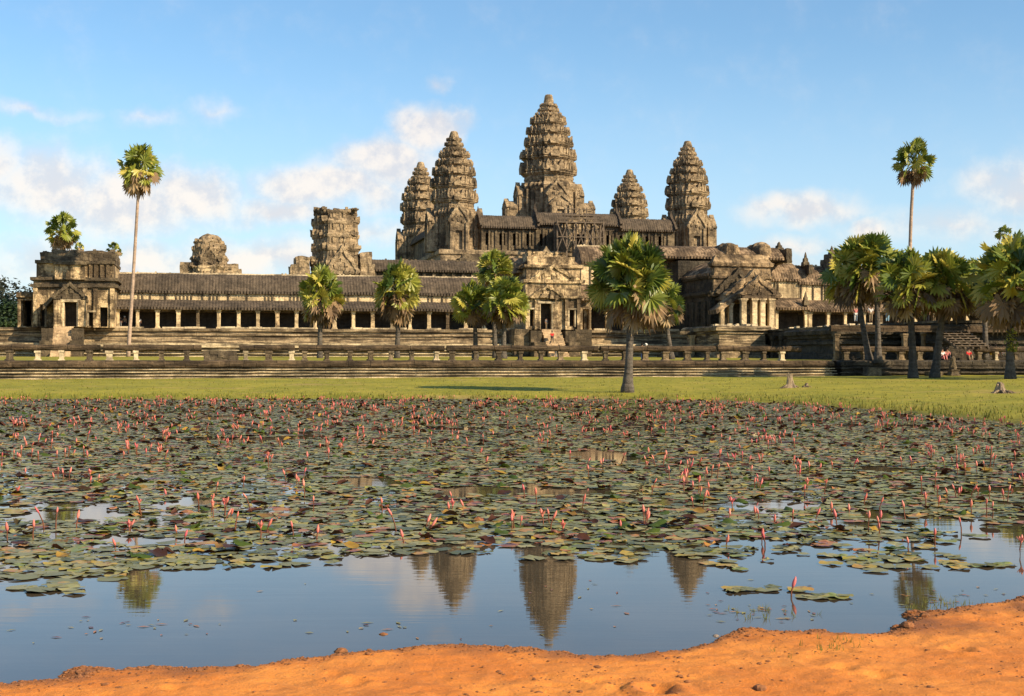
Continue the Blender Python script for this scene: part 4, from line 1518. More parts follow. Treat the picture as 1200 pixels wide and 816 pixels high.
# ---- balustrade of stone rails on squat posts
VB = -79.0
SEG = [(-60, 118, 'balustrade length at the far left in front of the pavilion stair'), (121, 236, 'balustrade length beside the tall left palm, dark rail on squat posts'),
       (281, 345, 'short balustrade length left of the first small palm'), (350, 520, 'balustrade length in front of the two small palms'),
       (523, 700, 'balustrade length in front of the clump of three palms'), (703, 838, 'balustrade length behind the big lone palm'),
       (841, 938, 'balustrade length before the main gate, ending at the dark terrace'),
       (985, 1092, 'balustrade length behind the leaning palms, left of the wooden stair'),
       (1141, 1300, 'balustrade length right of the wooden stair with people seated behind')]
for a_, b_, lab in SEG:
    ua, ub = U(a_, VB), U(b_, VB)
    g = tthing('balustrade', lab, 'balustrade', (ua + ub) / 2, VB, 2.08, 'stone balustrade lengths on the terrace wall')
    m_ = MB()
    rings = []
    n = max(4, int((ub - ua) / .7))
    for i in range(n + 1):
        x = ua + (ub - ua) * i / n
        rings.append([(x, VB + .28 * math.cos(6.2832 * j / 10), 3.17 + .27 * math.sin(6.2832 * j / 10)) for j in range(10)])
    m_.loft(rings)
    m_.build('rail', 'coping', g, jitter=.07, freq=.9)
    x = ua + .5
    while x < ub:
        m_ = MB()
        s = rng.uniform(.14, .26)
        m_.plinth(x - s, x + s, VB - .25, VB + .25, [(2.0, .09), (2.2, .09), (2.25, 0), (2.72, .0), (2.76, .07), (2.93, .07)])
        m_.build('post', rng.choice(('ledge', 'plinth', 'plinth', 'dark_stone')), g, jitter=.06, freq=1.5)
        x += rng.uniform(1.75, 2.2)
g = tthing('fallen_slab', 'pale fallen stone courses filling the gap in the balustrade', 'stone blocks', U(258, VB), VB, 2.08)
m_ = MB()
m_.box(U(239, VB), U(279, VB), VB - .3, VB + .4, 2.05, 2.5)
m_.build('lower_slab', 'dark_stone', g, jitter=.07, sub=.7)
m_ = MB()
m_.box(U(237.5, VB), U(277, VB), VB - .2, VB + .3, 2.503, 2.95)
m_.build('upper_slab', 'dark_stone', g, jitter=.07, sub=.7)

# ---- steep wooden stair among the right palms
vw_ = -77.5
g = tthing('wooden_stair', 'steep weathered wooden stair with grid of treads between the right palms', 'stair', U(1120, vw_), vw_, 2.1)
x0, x1 = U(1101, vw_), U(1137, vw_)
zb, zt = W(409, 1120, vw_), W(385.5, 1120, vw_)
y0, y1 = vw_ - 3.2, vw_ + 1.2
for f_ in (0, .25, .5, .75, 1):
    m_ = MB()
    xx = x0 + (x1 - x0) * f_
    m_.bar((xx, y0, zb), (xx, y1, zt), .09)
    m_.build('stringer', 'wood', g)
for i in range(8):
    t = (i + .5) / 8
    m_ = MB()
    zz = zb + (zt - zb) * t
    yy = y0 + (y1 - y0) * t
    m_.box(x0 - .1, x1 + .1, yy - .2, yy + .2, zz + .1, zz + .18)
    m_.build('tread', 'wood', g)
g = tthing('lion_plinth', 'stone plinth with a worn guardian figure under the wooden stair', 'statue', U(1117, -84), -84, .8)
uu = U(1117, -85)
m_ = MB()
m_.plinth(uu - .38, uu + .38, -85.4, -84.6, [(.6, .1), (.85, .1), (.9, 0), (1.15, -.05), (1.2, .05), (1.3, .05)])
m_.build('plinth', 'dark_stone', g, jitter=.05, sub=.5)
m_ = MB()
m_.loft([[(uu + R * math.cos(6.2832 * j / 10), -84.95 + R * math.sin(6.2832 * j / 10), zz) for j in range(10)] for zz, R in ((1.3, .30), (1.5, .33), (1.8, .25), (2.0, .17), (2.1, .22), (2.3, .24), (2.42, .15), (2.48, .04))])
m_.build('figure', 'dark_stone', g, jitter=.09, freq=2.5)
for i, (px, lab) in enumerate(((1093, 'squat stone block at the foot of the wall left of the wooden stair'), (1020, 'tilted fallen stone block beside the two leaning palms'))):
    uu = U(px, -84.8)
    m_ = MB()
    m_.box(uu - .7, uu + .7, -85.4, -84.6, .6, 1.15 + .3 * i)
    o = m_.build('stone_block', 'dark_stone', origin=(uu, -85, .6), jitter=.09, sub=.4)
    o.location = P(uu, -85, .6)
    o.rotation_euler = (0, .12 * i, AN + .2)
    tag(o, lab, 'stone block')


# ------------------------------------------------------------------ palms and trees
def fan(mb, base, d, roll, R, nl, droop, r):
    """one palmate leaf: a folded fan split into pointed leaflets"""
    d = d.normalized()
    side = d.cross(Vector((0, 0, 1)))
    if side.length < .1:
        side = Vector((1, 0, 0))
    side.normalize()
    up = side.cross(d).normalized()
    q = Matrix.Rotation(roll, 3, d)
    side, up = q @ side, q @ up
    spread = R_(r.uniform(112, 150))
    b = len(mb.v)
    vs = [tuple(base)]
    inner = R * .64
    for i in range(nl + 1):
        a_ = -spread + 2 * spread * i / nl
        z = (.05 if i % 2 else -.05) * R
        p = base + d * (math.cos(a_) * inner) + side * (math.sin(a_) * inner) + up * z
        p.z -= droop * R * .12
        vs.append(tuple(p))
    for i in range(nl):
        a_ = -spread + 2 * spread * (i + .5) / nl
        L = R * r.uniform(.9, 1.08) * (.88 + .12 * math.cos(a_))
        p = base + d * (math.cos(a_) * L) + side * (math.sin(a_) * L) + up * r.uniform(-.06, .06) * R
        p.z -= droop * R * (.30 + r.uniform(0, .25))
        vs.append(tuple(p))
    fs = []
    for i in range(nl):
        fs.append((0, 1 + i, 2 + i))
        fs.append((1 + i, 2 + nl + i, 2 + i))
    mb.add(vs, fs)


def palm_crown(seed, R, n_live, n_dead, nl=16, tall=1.15, light=.0):
    """crown about radius R centred on its bud; returns live and dry frond builders around the origin"""
    r = random.Random(seed)
    live, dead = MB(), MB()
    for i in range(n_live):
        t = (i + .5) / n_live
        el_ = R_(88 - 118 * t ** .95 + r.uniform(-12, 12))
        az_ = i * 2.39996 + r.uniform(-.35, .35)
        d = Vector((math.cos(el_) * math.cos(az_), math.cos(el_) * math.sin(az_), math.sin(el_) * tall))
        pl = R * r.uniform(.46, .72)
        base = d * pl
        live.tint = min(1, max(0, r.gauss(.45 + light, .27) + (.15 if t > .6 else 0)))
        live.bar(d * (R * .05), base, R * .012)
        tg = d.cross(Vector((r.uniform(-1, 1), r.uniform(-1, 1), r.uniform(-1, 1)))).normalized()
        dd = d + tg * r.uniform(.15, .95) + Vector((0, 0, -.25))
        fan(live, base, dd, r.uniform(-1.5, 1.5), R * r.uniform(.34, .46), nl, .1 + .25 * t, r)
    for i in range(n_dead):
        el_ = R_(r.uniform(-78, -12))
        az_ = i * 2.39996 + r.uniform(-.4, .4)
        d = Vector((math.cos(el_) * math.cos(az_), math.cos(el_) * math.sin(az_), math.sin(el_)))
        base = d * R * r.uniform(.40, .72)
        dead.tint = min(1, max(0, r.gauss(.5, .28)))
        dead.bar(d * (R * .04), base, R * .014)
        fan(dead, base, d + Vector((0, 0, -1.3)), r.uniform(-1.4, 1.4), R * r.uniform(.32, .44), max(7, nl - 3), .5, r)
    return live, dead


def palm(label, base, crown, R, seed, rad=.22, n_live=40, n_dead=26, nl=17, group=None, bark='trunk', sz=1.0, flare=1.7, light=0.0):
    """base and crown are world points; the trunk curves gently between them"""
    root = empty('palm_tree', base)
    ORG[root.name] = tuple(base)
    tag(root, label, 'palm tree', group)
    b, c = Vector(base), Vector(crown)
    r = random.Random(seed + 100)
    pts, rads = [], []
    n = 22
    bend = Vector((r.uniform(-1, 1), r.uniform(-1, 1), 0)) * (c - b).length * .018
    for i in range(n + 1):
        t = i / n
        pts.append(tuple(b.lerp(c, t) + bend * math.sin(t * math.pi) - Vector((0, 0, .25 if i == 0 else 0))))
        rads.append(rad * (1 + (flare - 1) * math.exp(-t * 9)) * (1.0 - .28 * t) * (1.03 if i % 2 else .97))
    m_ = MB()
    m_.tube(pts, rads, 12)
    m_.build('trunk', bark, root, smooth=True)
    live, dead = palm_crown(seed, R, n_live, n_dead, nl, 1.15, light)
    for m_, nm, mt in ((live, 'crown', 'frond'), (dead, 'dry_fronds', 'frond_dry')):
        if not m_.v:
            continue
        m_.v = [(x + c.x, y + c.y, z * sz + c.z) for x, y, z in m_.v]
        m_.build(nm, mt, root, tint=True)
    return root


def gz(x, y):
    return float(ground_h(np.array([float(x)]), np.array([float(y)]))[0][0])


def pxpalm(label, bx, D, cx, cy, Rpx, seed, zb=None, **kw):
    x0 = (bx - CX) / F * D
    z0 = gz(x0, D) if zb is None else zb
    D2 = D
    return palm(label, (x0, D, z0 - .02), at(cx, cy, D2), Rpx * 1.1 * D / F, seed, **kw)


CL = 2.3
pxpalm('big lone fan palm standing on the lawn at the pond edge', 735, 77.5, 738, 335, 49, 11, n_live=80, n_dead=24, nl=24, rad=.235, flare=1.95, sz=1.06, light=.14)
pxpalm('very tall slender palm with pale pink trunk at the left of the gallery', 150, 172, 163, 200, 26, 12, zb=CL + .1, rad=.24, bark='trunk_pale', n_live=34, n_dead=14, sz=1.15, flare=1.2)
pxpalm('very tall slender palm rising above the right palm group', 1071, 165, 1072, 192, 23, 13, zb=2.5, rad=.26, bark='trunk_pale', n_live=36, n_dead=14, sz=1.15, flare=1.2)
pxpalm('palm crown showing above the corner pavilion roof', 74, 225, 72, 272, 21, 14, zb=3, rad=.3, n_live=34, n_dead=12)
pxpalm('tiny far palm just right of the corner pavilion roof', 134, 275, 133, 294, 9.5, 15, zb=3, rad=.3, n_live=22, n_dead=6, nl=9)
pxpalm('tiny far palm top hardly showing over the middle of pavilion roof', 93, 280, 93, 290, 6, 16, zb=3, rad=.3, n_live=18, n_dead=4, nl=9)
pxpalm('small bright palm left of the two before the long gallery', 375, 150, 377, 349, 27, 17, zb=CL, rad=.30, n_live=60, n_dead=40, sz=1.15, flare=1.3, light=.2)
pxpalm('small bright palm right of the two before the long gallery', 465, 152, 467, 344, 28, 18, zb=CL, rad=.30, n_live=60, n_dead=40, sz=1.15, flare=1.3, light=.2)
pxpalm('leftmost palm of the clump of three beside the middle gate', 557, 150, 555, 357, 25, 19, zb=CL, rad=.28, n_live=64, n_dead=20, light=.12)
pxpalm('lower right palm of the clump of three beside the middle gate', 590, 147, 591, 356, 28, 20, zb=CL, rad=.28, n_live=66, n_dead=20, light=.12)
pxpalm('taller rear palm of the clump of three beside the middle gate', 581, 156, 580, 320, 24, 21, zb=CL, rad=.28, n_live=60, n_dead=14, light=.12)
pxpalm('small palm half hidden behind the big lone palm', 787, 140, 778, 358, 26, 22, zb=CL, rad=.25, n_live=40, n_dead=20)
pxpalm('left one of two leaning palms at the left end of the right group', 1019, 121, 1003, 322, 38, 23, zb=2.1, rad=.26, n_live=52, n_dead=22, nl=17, light=.12)
pxpalm('right one of two leaning palms at the left end of the right group', 1029, 120, 1024, 316, 38, 24, zb=2.1, rad=.26, n_live=52, n_dead=22, nl=17, light=.12)
pxpalm('straight palm at the wall just left of the wooden stair pair', 1070, 107, 1063, 335, 38, 25, rad=.30, n_live=52, n_dead=30, nl=17, light=.12)
pxpalm('slightly leaning palm at the wall touching the wooden stair', 1095, 107.5, 1108, 336, 40, 26, rad=.30, n_live=52, n_dead=24, nl=17, light=.12)
pxpalm('large palm at the right border with a green creeper on the trunk', 1184, 103, 1188, 333, 50, 27, rad=.30, n_live=60, n_dead=30, nl=18, light=.12)
pxpalm('dark rear palm between the wooden stair and right border palm', 1155, 128, 1150, 338, 32, 28, zb=CL, rad=.26, n_live=46, n_dead=26)
pxpalm('thin palm top poking above the right border palm', 1179, 150, 1177, 276, 11, 29, zb=CL, rad=.22, n_live=22, n_dead=6, nl=9)
pxpalm('palm leaning in from beyond the right border', 1235, 110, 1222, 330, 46, 30, rad=.28, n_live=50, n_dead=26)

pxpalm('second palm beyond the right border, nearer the pond', 1290, 99, 1286, 336, 44, 31, rad=.28, n_live=50, n_dead=26)
pxpalm('third palm beyond the right border, at the wall', 1325, 106, 1322, 330, 44, 32, rad=.28, n_live=50, n_dead=26)

# creeper on the border palm's trunk
m_ = MB()
r = random.Random(2)
bx, by = at(1184, 405, 103)[0], 103
for i in range(160):
    m_.tint = r.uniform(.5, 1)
    p = Vector((bx + r.gauss(.02, .22), by - .3 + r.uniform(-.15, .15), EYE + (HY - r.uniform(386, 412)) / F * 103))
    d1 = Vector((r.uniform(-1, 1), r.uniform(-1, 1), r.uniform(-1, .4))).normalized() * .13
    d2 = d1.cross(Vector((r.uniform(-1, 1), r.uniform(-1, 1), 1))).normalized() * .08
    m_.add([tuple(p - d1), tuple(p + d2), tuple(p + d1), tuple(p - d2)], [(0, 1, 2, 3)])
o = m_.build('creeper', 'frond', origin=(bx, by, 2.2), tint=True)
o.location = (bx, by, 2.2)
tag(o, 'bright green creeper clinging to the right border palm trunk', 'creeper')


def broad_tree(label, base, h, rx, seed, n=2600, mat='foliage', s=.45, gaps=.0, group=None):
    root = empty('broadleaf_tree', base)
    ORG[root.name] = tuple(base)
    tag(root, label, 'tree', group)
    r = random.Random(seed)
    b = Vector(base)
    m_ = MB()
    m_.tube([tuple(b + Vector((0, 0, -.3))), tuple(b + Vector((.2, 0, h * .3))), tuple(b + Vector((0, .2, h * .6)))], [h * .035, h * .025, h * .012], 8)
    cl = []
    for i in range(14):
        a_ = r.uniform(0, 6.28)
        q = r.uniform(.1, .85)
        cl.append((b + Vector((math.cos(a_) * rx * q, math.sin(a_) * rx * q, h * r.uniform(.42, .93) * (1 - .18 * q))), rx * r.uniform(.26, .42), r.uniform(0, .8)))
        m_.tube([tuple(b + Vector((0, 0, h * r.uniform(.25, .5)))), tuple(cl[-1][0])], [h * .012, h * .004], 6)
    m_.build('trunk', 'trunk', root, smooth=True)
    m_ = MB()
    for i in range(n):
        c_, R, t_ = cl[r.randrange(len(cl))]
        d = Vector((r.gauss(0, 1), r.gauss(0, 1), r.gauss(0, .75))).normalized() * R * r.uniform(.45, 1.05)
        p = c_ + d
        m_.tint = min(1, max(0, t_ + r.uniform(-.25, .3)))
        d1 = Vector((r.uniform(-1, 1), r.uniform(-1, 1), r.uniform(-.6, .6))).normalized() * s * r.uniform(.6, 1.2)
        d2 = d1.cross(Vector((r.uniform(-1, 1), r.uniform(-1, 1), 1))).normalized() * s * .5
        m_.add([tuple(p - d1), tuple(p + d2), tuple(p + d1), tuple(p - d2)], [(0, 1, 2, 3)])
    m_.build('crown', mat, root, tint=True)
    return root


broad_tree('large dim grey green tree behind the left border', at(8, 400, 300)[:2] + (2.5,), 19, 11, 41, 4200, 'foliage_grey', .6)
broad_tree('dark green bushy tree below the grey tree at the left border', at(4, 400, 235)[:2] + (2.5,), 10.5, 6.5, 42, 3800)
broad_tree('dark tree beside the corner pavilion', at(-25, 400, 225)[:2] + (2.5,), 12, 6, 43, 3000)
broad_tree('dark tree standing beyond the right gallery', at(1260, 400, 300)[:2] + (2.5,), 16, 8, 44, 3000)
broad_tree('dark tree beyond the left border, farther out', at(-90, 400, 260)[:2] + (2.5,), 17, 8, 45, 2600)

# far wood behind the temple, one mass
m_ = MB()
r = random.Random(9)
for i in range(9000):
    x = r.uniform(-420, 420)
    D_ = r.uniform(470, 520)
    hmax = 9 + 4 * math.sin(x * .05) + 2.5 * math.sin(x * .21 + 1)
    p = Vector((x, D_, r.uniform(1, hmax)))
    m_.tint = r.uniform(0, .8)
    d1 = Vector((r.uniform(-1, 1), r.uniform(-1, 1), r.uniform(-.6, .6))).normalized() * 1.5
    d2 = d1.cross(Vector((r.uniform(-1, 1), r.uniform(-1, 1), 1))).normalized() * 1.0
    m_.add([tuple(p - d1), tuple(p + d2), tuple(p + d1), tuple(p - d2)], [(0, 1, 2, 3)])
o = m_.build('far_wood', 'foliage', tint=True)
tag(o, 'dark wood far behind the temple', 'wood', kind='stuff')


# ------------------------------------------------------------------ stumps on the lawn
def stump(label, px, py_base, D, h, R, seed, lean=.0):
    x = (px - CX) / F * D
    z0 = gz(x, D)
    root = empty('tree_stump', (x, D, z0))
    ORG[root.name] = (x, D, z0)
    tag(root, label, 'tree stump')
    r = random.Random(seed)
    m_ = MB()
    rings = []
    for k, (t, s) in enumerate(((-.15, 2.3), (.05, 1.6), (.25, 1.1), (.6, .9), (.85, .75), (1.0, .45))):
        ring = []
        for j in range(14):
            a_ = 6.2832 * j / 14
            s2 = s * (1 + .25 * math.sin(3 * a_ + seed) * (1 - t) + r.uniform(-.07, .07))
            top = r.uniform(-.25, .12) * h if t > .8 else 0
            ring.append((x + R * s2 * math.cos(a_) + lean * t * h, D + R * s2 * math.sin(a_), z0 + t * h + top))
        rings.append(ring)
    m_.loft(rings)
    m_.build('weathered_trunk', 'stump', root, jitter=.03, freq=3)
    m_ = MB()
    for j in range(5):
        a_ = r.uniform(0, 6.28)
        e = Vector((math.cos(a_), math.sin(a_), 0))
        b = Vector((x, D, z0))
        m_.tube([tuple(b + e * R * .8 + Vector((0, 0, h * .22))), tuple(b + e * R * 2.0 + Vector((0, 0, .08))), tuple(b + e * R * 3.4 - Vector((0, 0, .05)))], [R * .3, R * .22, R * .05], 6)
    m_.build('root_flare', 'stump', root)


stump('pale split tree stump on the lawn mound', 926, 450, 80, .82, .20, 3, -.05)
stump('low brown stump near the right border', 1172, 456, 68, .5, .26, 5)
stump('tiny dark stump beside the split stump', 944, 450, 80.5, .25, .12, 6, .3)


# ------------------------------------------------------------------ people
COLS = {}


def cloth(name, c):
    if name not in COLS:
        M['cloth_' + name] = plain(name + '_cloth', c, .8, .15)
        COLS[name] = 1
    return 'cloth_' + name


def skin_obj(name, verts, edges, radii, mat, parent, root=0, sub=1):
    me = bpy.data.meshes.new(name)
    me.from_pydata(verts, edges, [])
    ob = bpy.data.objects.new(name, me)
    COL.objects.link(ob)
    md = ob.modifiers.new('skin', 'SKIN')
    sv = me.skin_vertices[0].data if me.skin_vertices else None
    if sv is None:
        lay = me.attributes
        bm = bmesh.new()
        bm.from_mesh(me)
        bm.verts.layers.skin.verify()
        bm.to_mesh(me)
        bm.free()
        sv = me.skin_vertices[0].data
    for i, rr in enumerate(radii):
        sv[i].radius = (rr, rr) if not isinstance(rr, tuple) else rr
        sv[i].use_root = (i == root)
    ss = ob.modifiers.new('sub', 'SUBSURF')
    ss.levels = ss.render_levels = sub
    me.materials.append(M[mat])
    ob.parent = parent
    return ob


def person(label, loc, rz, top, bottom, pose='stand', h=1.68, seed=0, hat=None):
    root = empty('person', loc, rz)
    tag(root, label, 'person')
    r = random.Random(seed)
    s = h / 1.7
    if pose == 'sit':
        hip = .32
        J = [(0, 0, hip), (0, 0, hip + .22), (0, -.02, hip + .45), (0, -.03, hip + .56), (0, -.05, hip + .66), (0, -.05, hip + .78)]
        legs = [((sx * .10, 0, hip - .02), (sx * .16, -.40, hip + .10), (sx * .14, -.52, .06), (sx * .14, -.66, .04)) for sx in (-1, 1)]
        arms = [((sx * .19, -.02, hip + .44), (sx * .24, -.12, hip + .22), (sx * .16, -.34, hip + .16), (sx * .15, -.42, hip + .15)) for sx in (-1, 1)]
    else:
        hip = .92
        st = .12 if pose == 'walk' else .0
        J = [(0, 0, hip), (0, 0, hip + .20), (0, .01, hip + .44), (0, 0, hip + .54), (0, -.01, hip + .63), (0, -.01, hip + .76)]
        legs = [((sx * .10, 0, hip - .05), (sx * .11, -sx * st - .02, .50), (sx * .11, -sx * st * 1.6 + (.05 if pose == 'walk' else 0), .07), (sx * .12, -sx * st * 1.6 - .13, .03)) for sx in (-1, 1)]
        arms = [((sx * .19, .0, hip + .43), (sx * .24, sx * st * .6 + .02, hip + .16), (sx * .23, sx * st - .05, hip - .08), (sx * .22, sx * st - .08, hip - .18)) for sx in (-1, 1)]
    v, e, rd = [], [], []
    for i, (p, q) in enumerate(zip(J, [(.15, .11), (.13, .095), (.165, .105), .058, .088, .062])):
        v.append(p)
        rd.append(q)
        if i:
            e.append((i - 1, i))
    for ch, rr, j0 in [(l, (.088, .062, .042, .03), 0) for l in legs] + [(a_, (.062, .045, .032, .028), 2) for a_ in arms]:
        prev = j0
        for p, q in zip(ch, rr):
            v.append(p)
            rd.append(q)
            e.append((prev, len(v) - 1))
            prev = len(v) - 1
    sc_ = lambda P_: [(x * s, y * s, z * s) for x, y, z in P_]
    srad = lambda q: tuple(x * s for x in q) if isinstance(q, tuple) else q * s
    body = skin_obj('body', sc_(v), e, [srad(q) for q in rd], 'skin', root)
    k = 1.14
    sv_ = [J[0], J[1], J[2]] + [a_[0] for a_ in arms] + [a_[1] for a_ in arms]
    skin_obj('shirt', sc_(sv_), [(0, 1), (1, 2), (2, 3), (2, 4), (3, 5), (4, 6)], [srad(q) for q in ((.165, .125), (.15, .115), (.18, .122), .078, .078, .06, .06)], top, root, 1)
    lv = [J[0]] + [l[0] for l in legs] + [l[1] for l in legs] + [l[2] for l in legs]
    skin_obj('trousers', sc_(lv), [(0, 1), (0, 2), (1, 3), (2, 4), (3, 5), (4, 6)], [srad(q) for q in ((.168, .13), .105, .105, .08, .08, .058, .058)], bottom, root)
    hd = Vector(J[4])
    skin_obj('hat' if hat else 'hair', sc_([tuple(hd + Vector((0, .035, .0))), tuple(hd + Vector((0, .03, .09))), tuple(hd + Vector((0, -.01, .15)))]), [(0, 1), (1, 2)],
             [.075 * s, .095 * s, (.13 if hat else .07) * s], hat or 'hair', root, 1)
    return root


red, white, blue, dark, pink, tan, grey, yellow = (cloth('red', (.6, .03, .03)), cloth('white', (.75, .72, .68)), cloth('blue', (.05, .12, .45)), cloth('dark', (.03, .03, .04)),
                                           cloth('pink', (.65, .22, .20)), cloth('tan', (.30, .22, .13)), cloth('grey', (.2, .2, .2)), cloth('yellow', (.6, .42, .08)))


def tp(u, v, z_):
    return P(u, v, z_)


PPL = [('person in a bright red shirt going up the middle gate stair', 647, -9.6, PF - 2.0, red, dark, 'walk'),
       ('person in grey standing in the middle gate doorway', 640.5, -5.6, PF, grey, tan, 'stand'),
       ('person in pink and blue low on the middle gate stair', 655, -12.4, 2.6, pink, blue, 'walk'),
       ('person in dark clothes beside the pink one below the middle gate', 652, -13.5, 2.45, dark, grey, 'stand'),
       ('two tone person in white shirt behind the balustrade by the big palm', 752.5, -60, 2.2, white, blue, 'stand'),
       ('person in white hat beside the balustrade right of the big palm', 757.5, -61, 2.2, white, tan, 'stand'),
       ('person in dark shirt in the gallery bay next to tall left palm', 141, 1.2, PF, dark, grey, 'stand'),
       ('person in tan shirt deeper in that gallery bay', 146, 1.8, PF, tan, dark, 'stand'),
       ('person in white in the second gallery bay from the pavilion', 163, 1.0, PF, white, dark, 'stand'),
       ('person in pink with pale trousers on the terrace left of the leaning palms', 1003, -70, TW + .22, pink, white, 'stand'),
       ('person in white on the terrace between the leaning palms', 1020.5, -71, TW + .22, white, tan, 'stand'),
       ('person in red over light blue on the terrace right of the leaning palms', 1040, -71, TW + .22, pink, cloth('light_blue', (.3, .5, .65)), 'stand'),
       ('person in dark shirt and white cap on the terrace', 1053, -70, TW + .22, dark, dark, 'stand'),
       ('person in blue on the terrace above the wooden stair', 1087, -72, TW + .22, blue, dark, 'stand')]
for i, (lab, px, v, z_, a_, b_, ps) in enumerate(PPL):
    person(lab, tp(U(px, v), v, z_), AN + rng.uniform(-.8, .8) + (math.pi if 'up the' in lab else 0), a_, b_, ps, rng.uniform(1.6, 1.75), i, hat=white if ('hat' in lab or 'cap' in lab) else None)
SIT = [('seated person in pale shirt left of the guardian figure', 1104, white, pink), ('seated person in pink at the wall edge just left of guardian figure', 1110, pink, dark),
       ('seated person in orange red right of the guardian figure', 1135, red, tan), ('seated person in pink in the shade between the stair and border palm', 1148, pink, red),
       ('seated person in white and yellow in the middle of the seated row', 1160, white, yellow), ('seated person in tan next to the white and yellow one', 1167, tan, pink),
       ('seated person in pale pink nearest the border palm', 1176, pink, white)]
for i, (lab, px, a_, b_) in enumerate(SIT):
    vv_ = -81.6 if px < 1140 else -77.9
    person(lab, tp(U(px, vv_), vv_, WT + (0 if px < 1140 else .35)), AN + rng.uniform(-.5, .5), a_, b_, 'sit', 1.7, 50 + i)

# ------------------------------------------------------------------ water lilies
PADEDGE_PX = [(-200, 690), (0, 676), (60, 684), (130, 686), (190, 674), (260, 667), (350, 660), (470, 652), (520, 648), (600, 643), (660, 648), (700, 652), (800, 652), (850, 655), (900, 648), (960, 652), (1050, 640), (1100, 634), (1200, 628), (1400, 615)]
PADEDGE = [((px - CX) / F, EYE * F / (py - HY)) for px, py in PADEDGE_PX]
HOLES = [(-6.2, 18.9, .85, .75), (-7.8, 36.9, 2.4, .75), (2.9, 42, .6, 1.0), (8.3, 22.6, 1.1, .5), (6.3, 16.4, .5, .5), (.35, 22.5, .4, .35), (-3.0, 24.5, .6, .4), (-4.4, 16.2, .5, .4), (2.9, 16.0, .5, .35), (1.9, 29.5, .8, .45), (-4.9, 20.5, .5, .4)]
rl = random.Random(21)


def near_edge(x, y):
    k = x / y
    for (k0, d0), (k1, d1) in zip(PADEDGE, PADEDGE[1:]):
        if k0 <= k <= k1:
            return d0 + (d1 - d0) * (k - k0) / (k1 - k0)
    return 15.0


cell = .175
cand = []
iy = 0
y = 12.5
while y < 75:
    half = y * .62 + 5
    x = -half
    while x < min(half, 19):
        px_, py_ = x + rl.uniform(-.5, .5) * cell, y + rl.uniform(-.5, .5) * cell
        cand.append((px_, py_))
        x += cell
    y += cell
cand = np.array(cand)
sdp = pond_sd(cand[:, 0], cand[:, 1])
pn = fbm(cand[:, 0] * .45, cand[:, 1] * .45, 4, 51)
pf = fbm(cand[:, 0] * 2.1, cand[:, 1] * .9, 3, 61)
pads = []
for (x, y), d_, a_, b_ in zip(cand, sdp, pn, pf):
    if d_ > -.35:
        continue
    over = y - near_edge(x, y)
    if over < rl.uniform(-.1, .9) * (1.0 if x < 3.2 else 1.3) - .25:
        continue
    if a_ * .9 + b_ * .5 > .29 + .06 * min(1, max(0, over / 20)):
        continue
    hit = False
    for hx, hy_, ra, rb in HOLES:
        if ((x - hx) / ra) ** 2 + ((y - hy_) / rb) ** 2 < 1 + .6 * b_:
            hit = True
    if hit or rl.random() < .13:
        continue
    pads.append((x, y))
# loose pads on the open water
for px, py, sx, sy, n in ((905, 692, 45, 3, 8), (970, 700, 35, 3, 6), (860, 660, 40, 6, 9), (1060, 652, 60, 7, 20), (1130, 660, 60, 6, 16), (640, 655, 30, 3, 3), (720, 658, 20, 3, 3), (1000, 662, 30, 4, 7), (700, 652, 30, 4, 5), (40, 690, 30, 3, 4), (100, 690, 40, 4, 5)):
    for _ in range(n):
        qx, qy = rl.gauss(px, sx * .6), rl.gauss(py, sy * .7)
        D_ = EYE * F / (qy - HY)
        pads.append(((qx - CX) / F * D_, D_))
pads.sort(key=lambda q: q[1])


def pad_mb(mb, x, y, z0, R, tint, tilt, rot, wavy, r, seg=13):
    """a floating round leaf with a notch and a slightly lifted, wavy rim"""
    mb.tint = tint
    tx, ty = tilt
    vs = [(x, y, z0)]
    for i in range(seg):
        a_ = rot + .12 + (6.2832 - .24) * i / (seg - 1)
        q = R * (1 + r.uniform(-.13, .13))
        dx, dy = q * math.cos(a_), q * math.sin(a_) * .96
        lift = wavy * (math.sin(a_ * 3 + rot * 5) * .5 + r.uniform(-.2, .5))
        vs.append((x + dx, y + dy, max(.003, z0 + dx * tx + dy * ty + lift)))
    mb.add(vs, [(0, i, i + 1) for i in range(1, seg)])


def pad_tint(r):
    t = r.random()
    if t < .70:
        return r.uniform(0, .74)
    if t < .81:
        return r.uniform(.76, .86)
    if t < .91:
        return r.uniform(.88, .95)
    return r.uniform(.955, 1)


N_IND = 300
protos = []
for k in range(24):
    m_ = MB()
    pad_mb(m_, 0, 0, .008, (.07 + .10 * rl.random()), pad_tint(rl) if k > 2 else rl.uniform(.2, .7), (rl.gauss(0, .02), rl.gauss(0, .02)), rl.uniform(0, 6.28), rl.uniform(.003, .018), rl, 19)
    me_o = m_.build('lily_pad', 'pad', tint=True)
    protos.append(me_o)
PADLAB = 'flat round lily pad floating along the near edge of the lily bed'
for i, (x, y) in enumerate(pads[:N_IND]):
    if i < len(protos):
        o = protos[i]
    else:
        o = protos[rl.randrange(len(protos))].copy()
        COL.objects.link(o)
    o.location = (x, y, rl.uniform(0, .010))
    o.rotation_euler = (0, 0, rl.uniform(0, 6.28))
    tag(o, PADLAB, 'lily pad', 'lily pads along the near edge of the bed')
m_ = MB()
for i, (x, y) in enumerate(pads[N_IND:]):
    far_ = min(1, y / 60)
    tl_ = .010 + .07 * (rl.random() < .10)
    pad_mb(m_, x, y, rl.uniform(.006, .022), (.06 + .105 * rl.random() ** 1.2), pad_tint(rl), (rl.gauss(0, tl_), rl.gauss(0, tl_)), rl.uniform(0, 6.28), rl.uniform(.002, .016) * (1 + (rl.random() < .15) * 1.6), rl, 13 if y < 35 else 9)
o = m_.build('lily_pads', 'pad', tint=True)
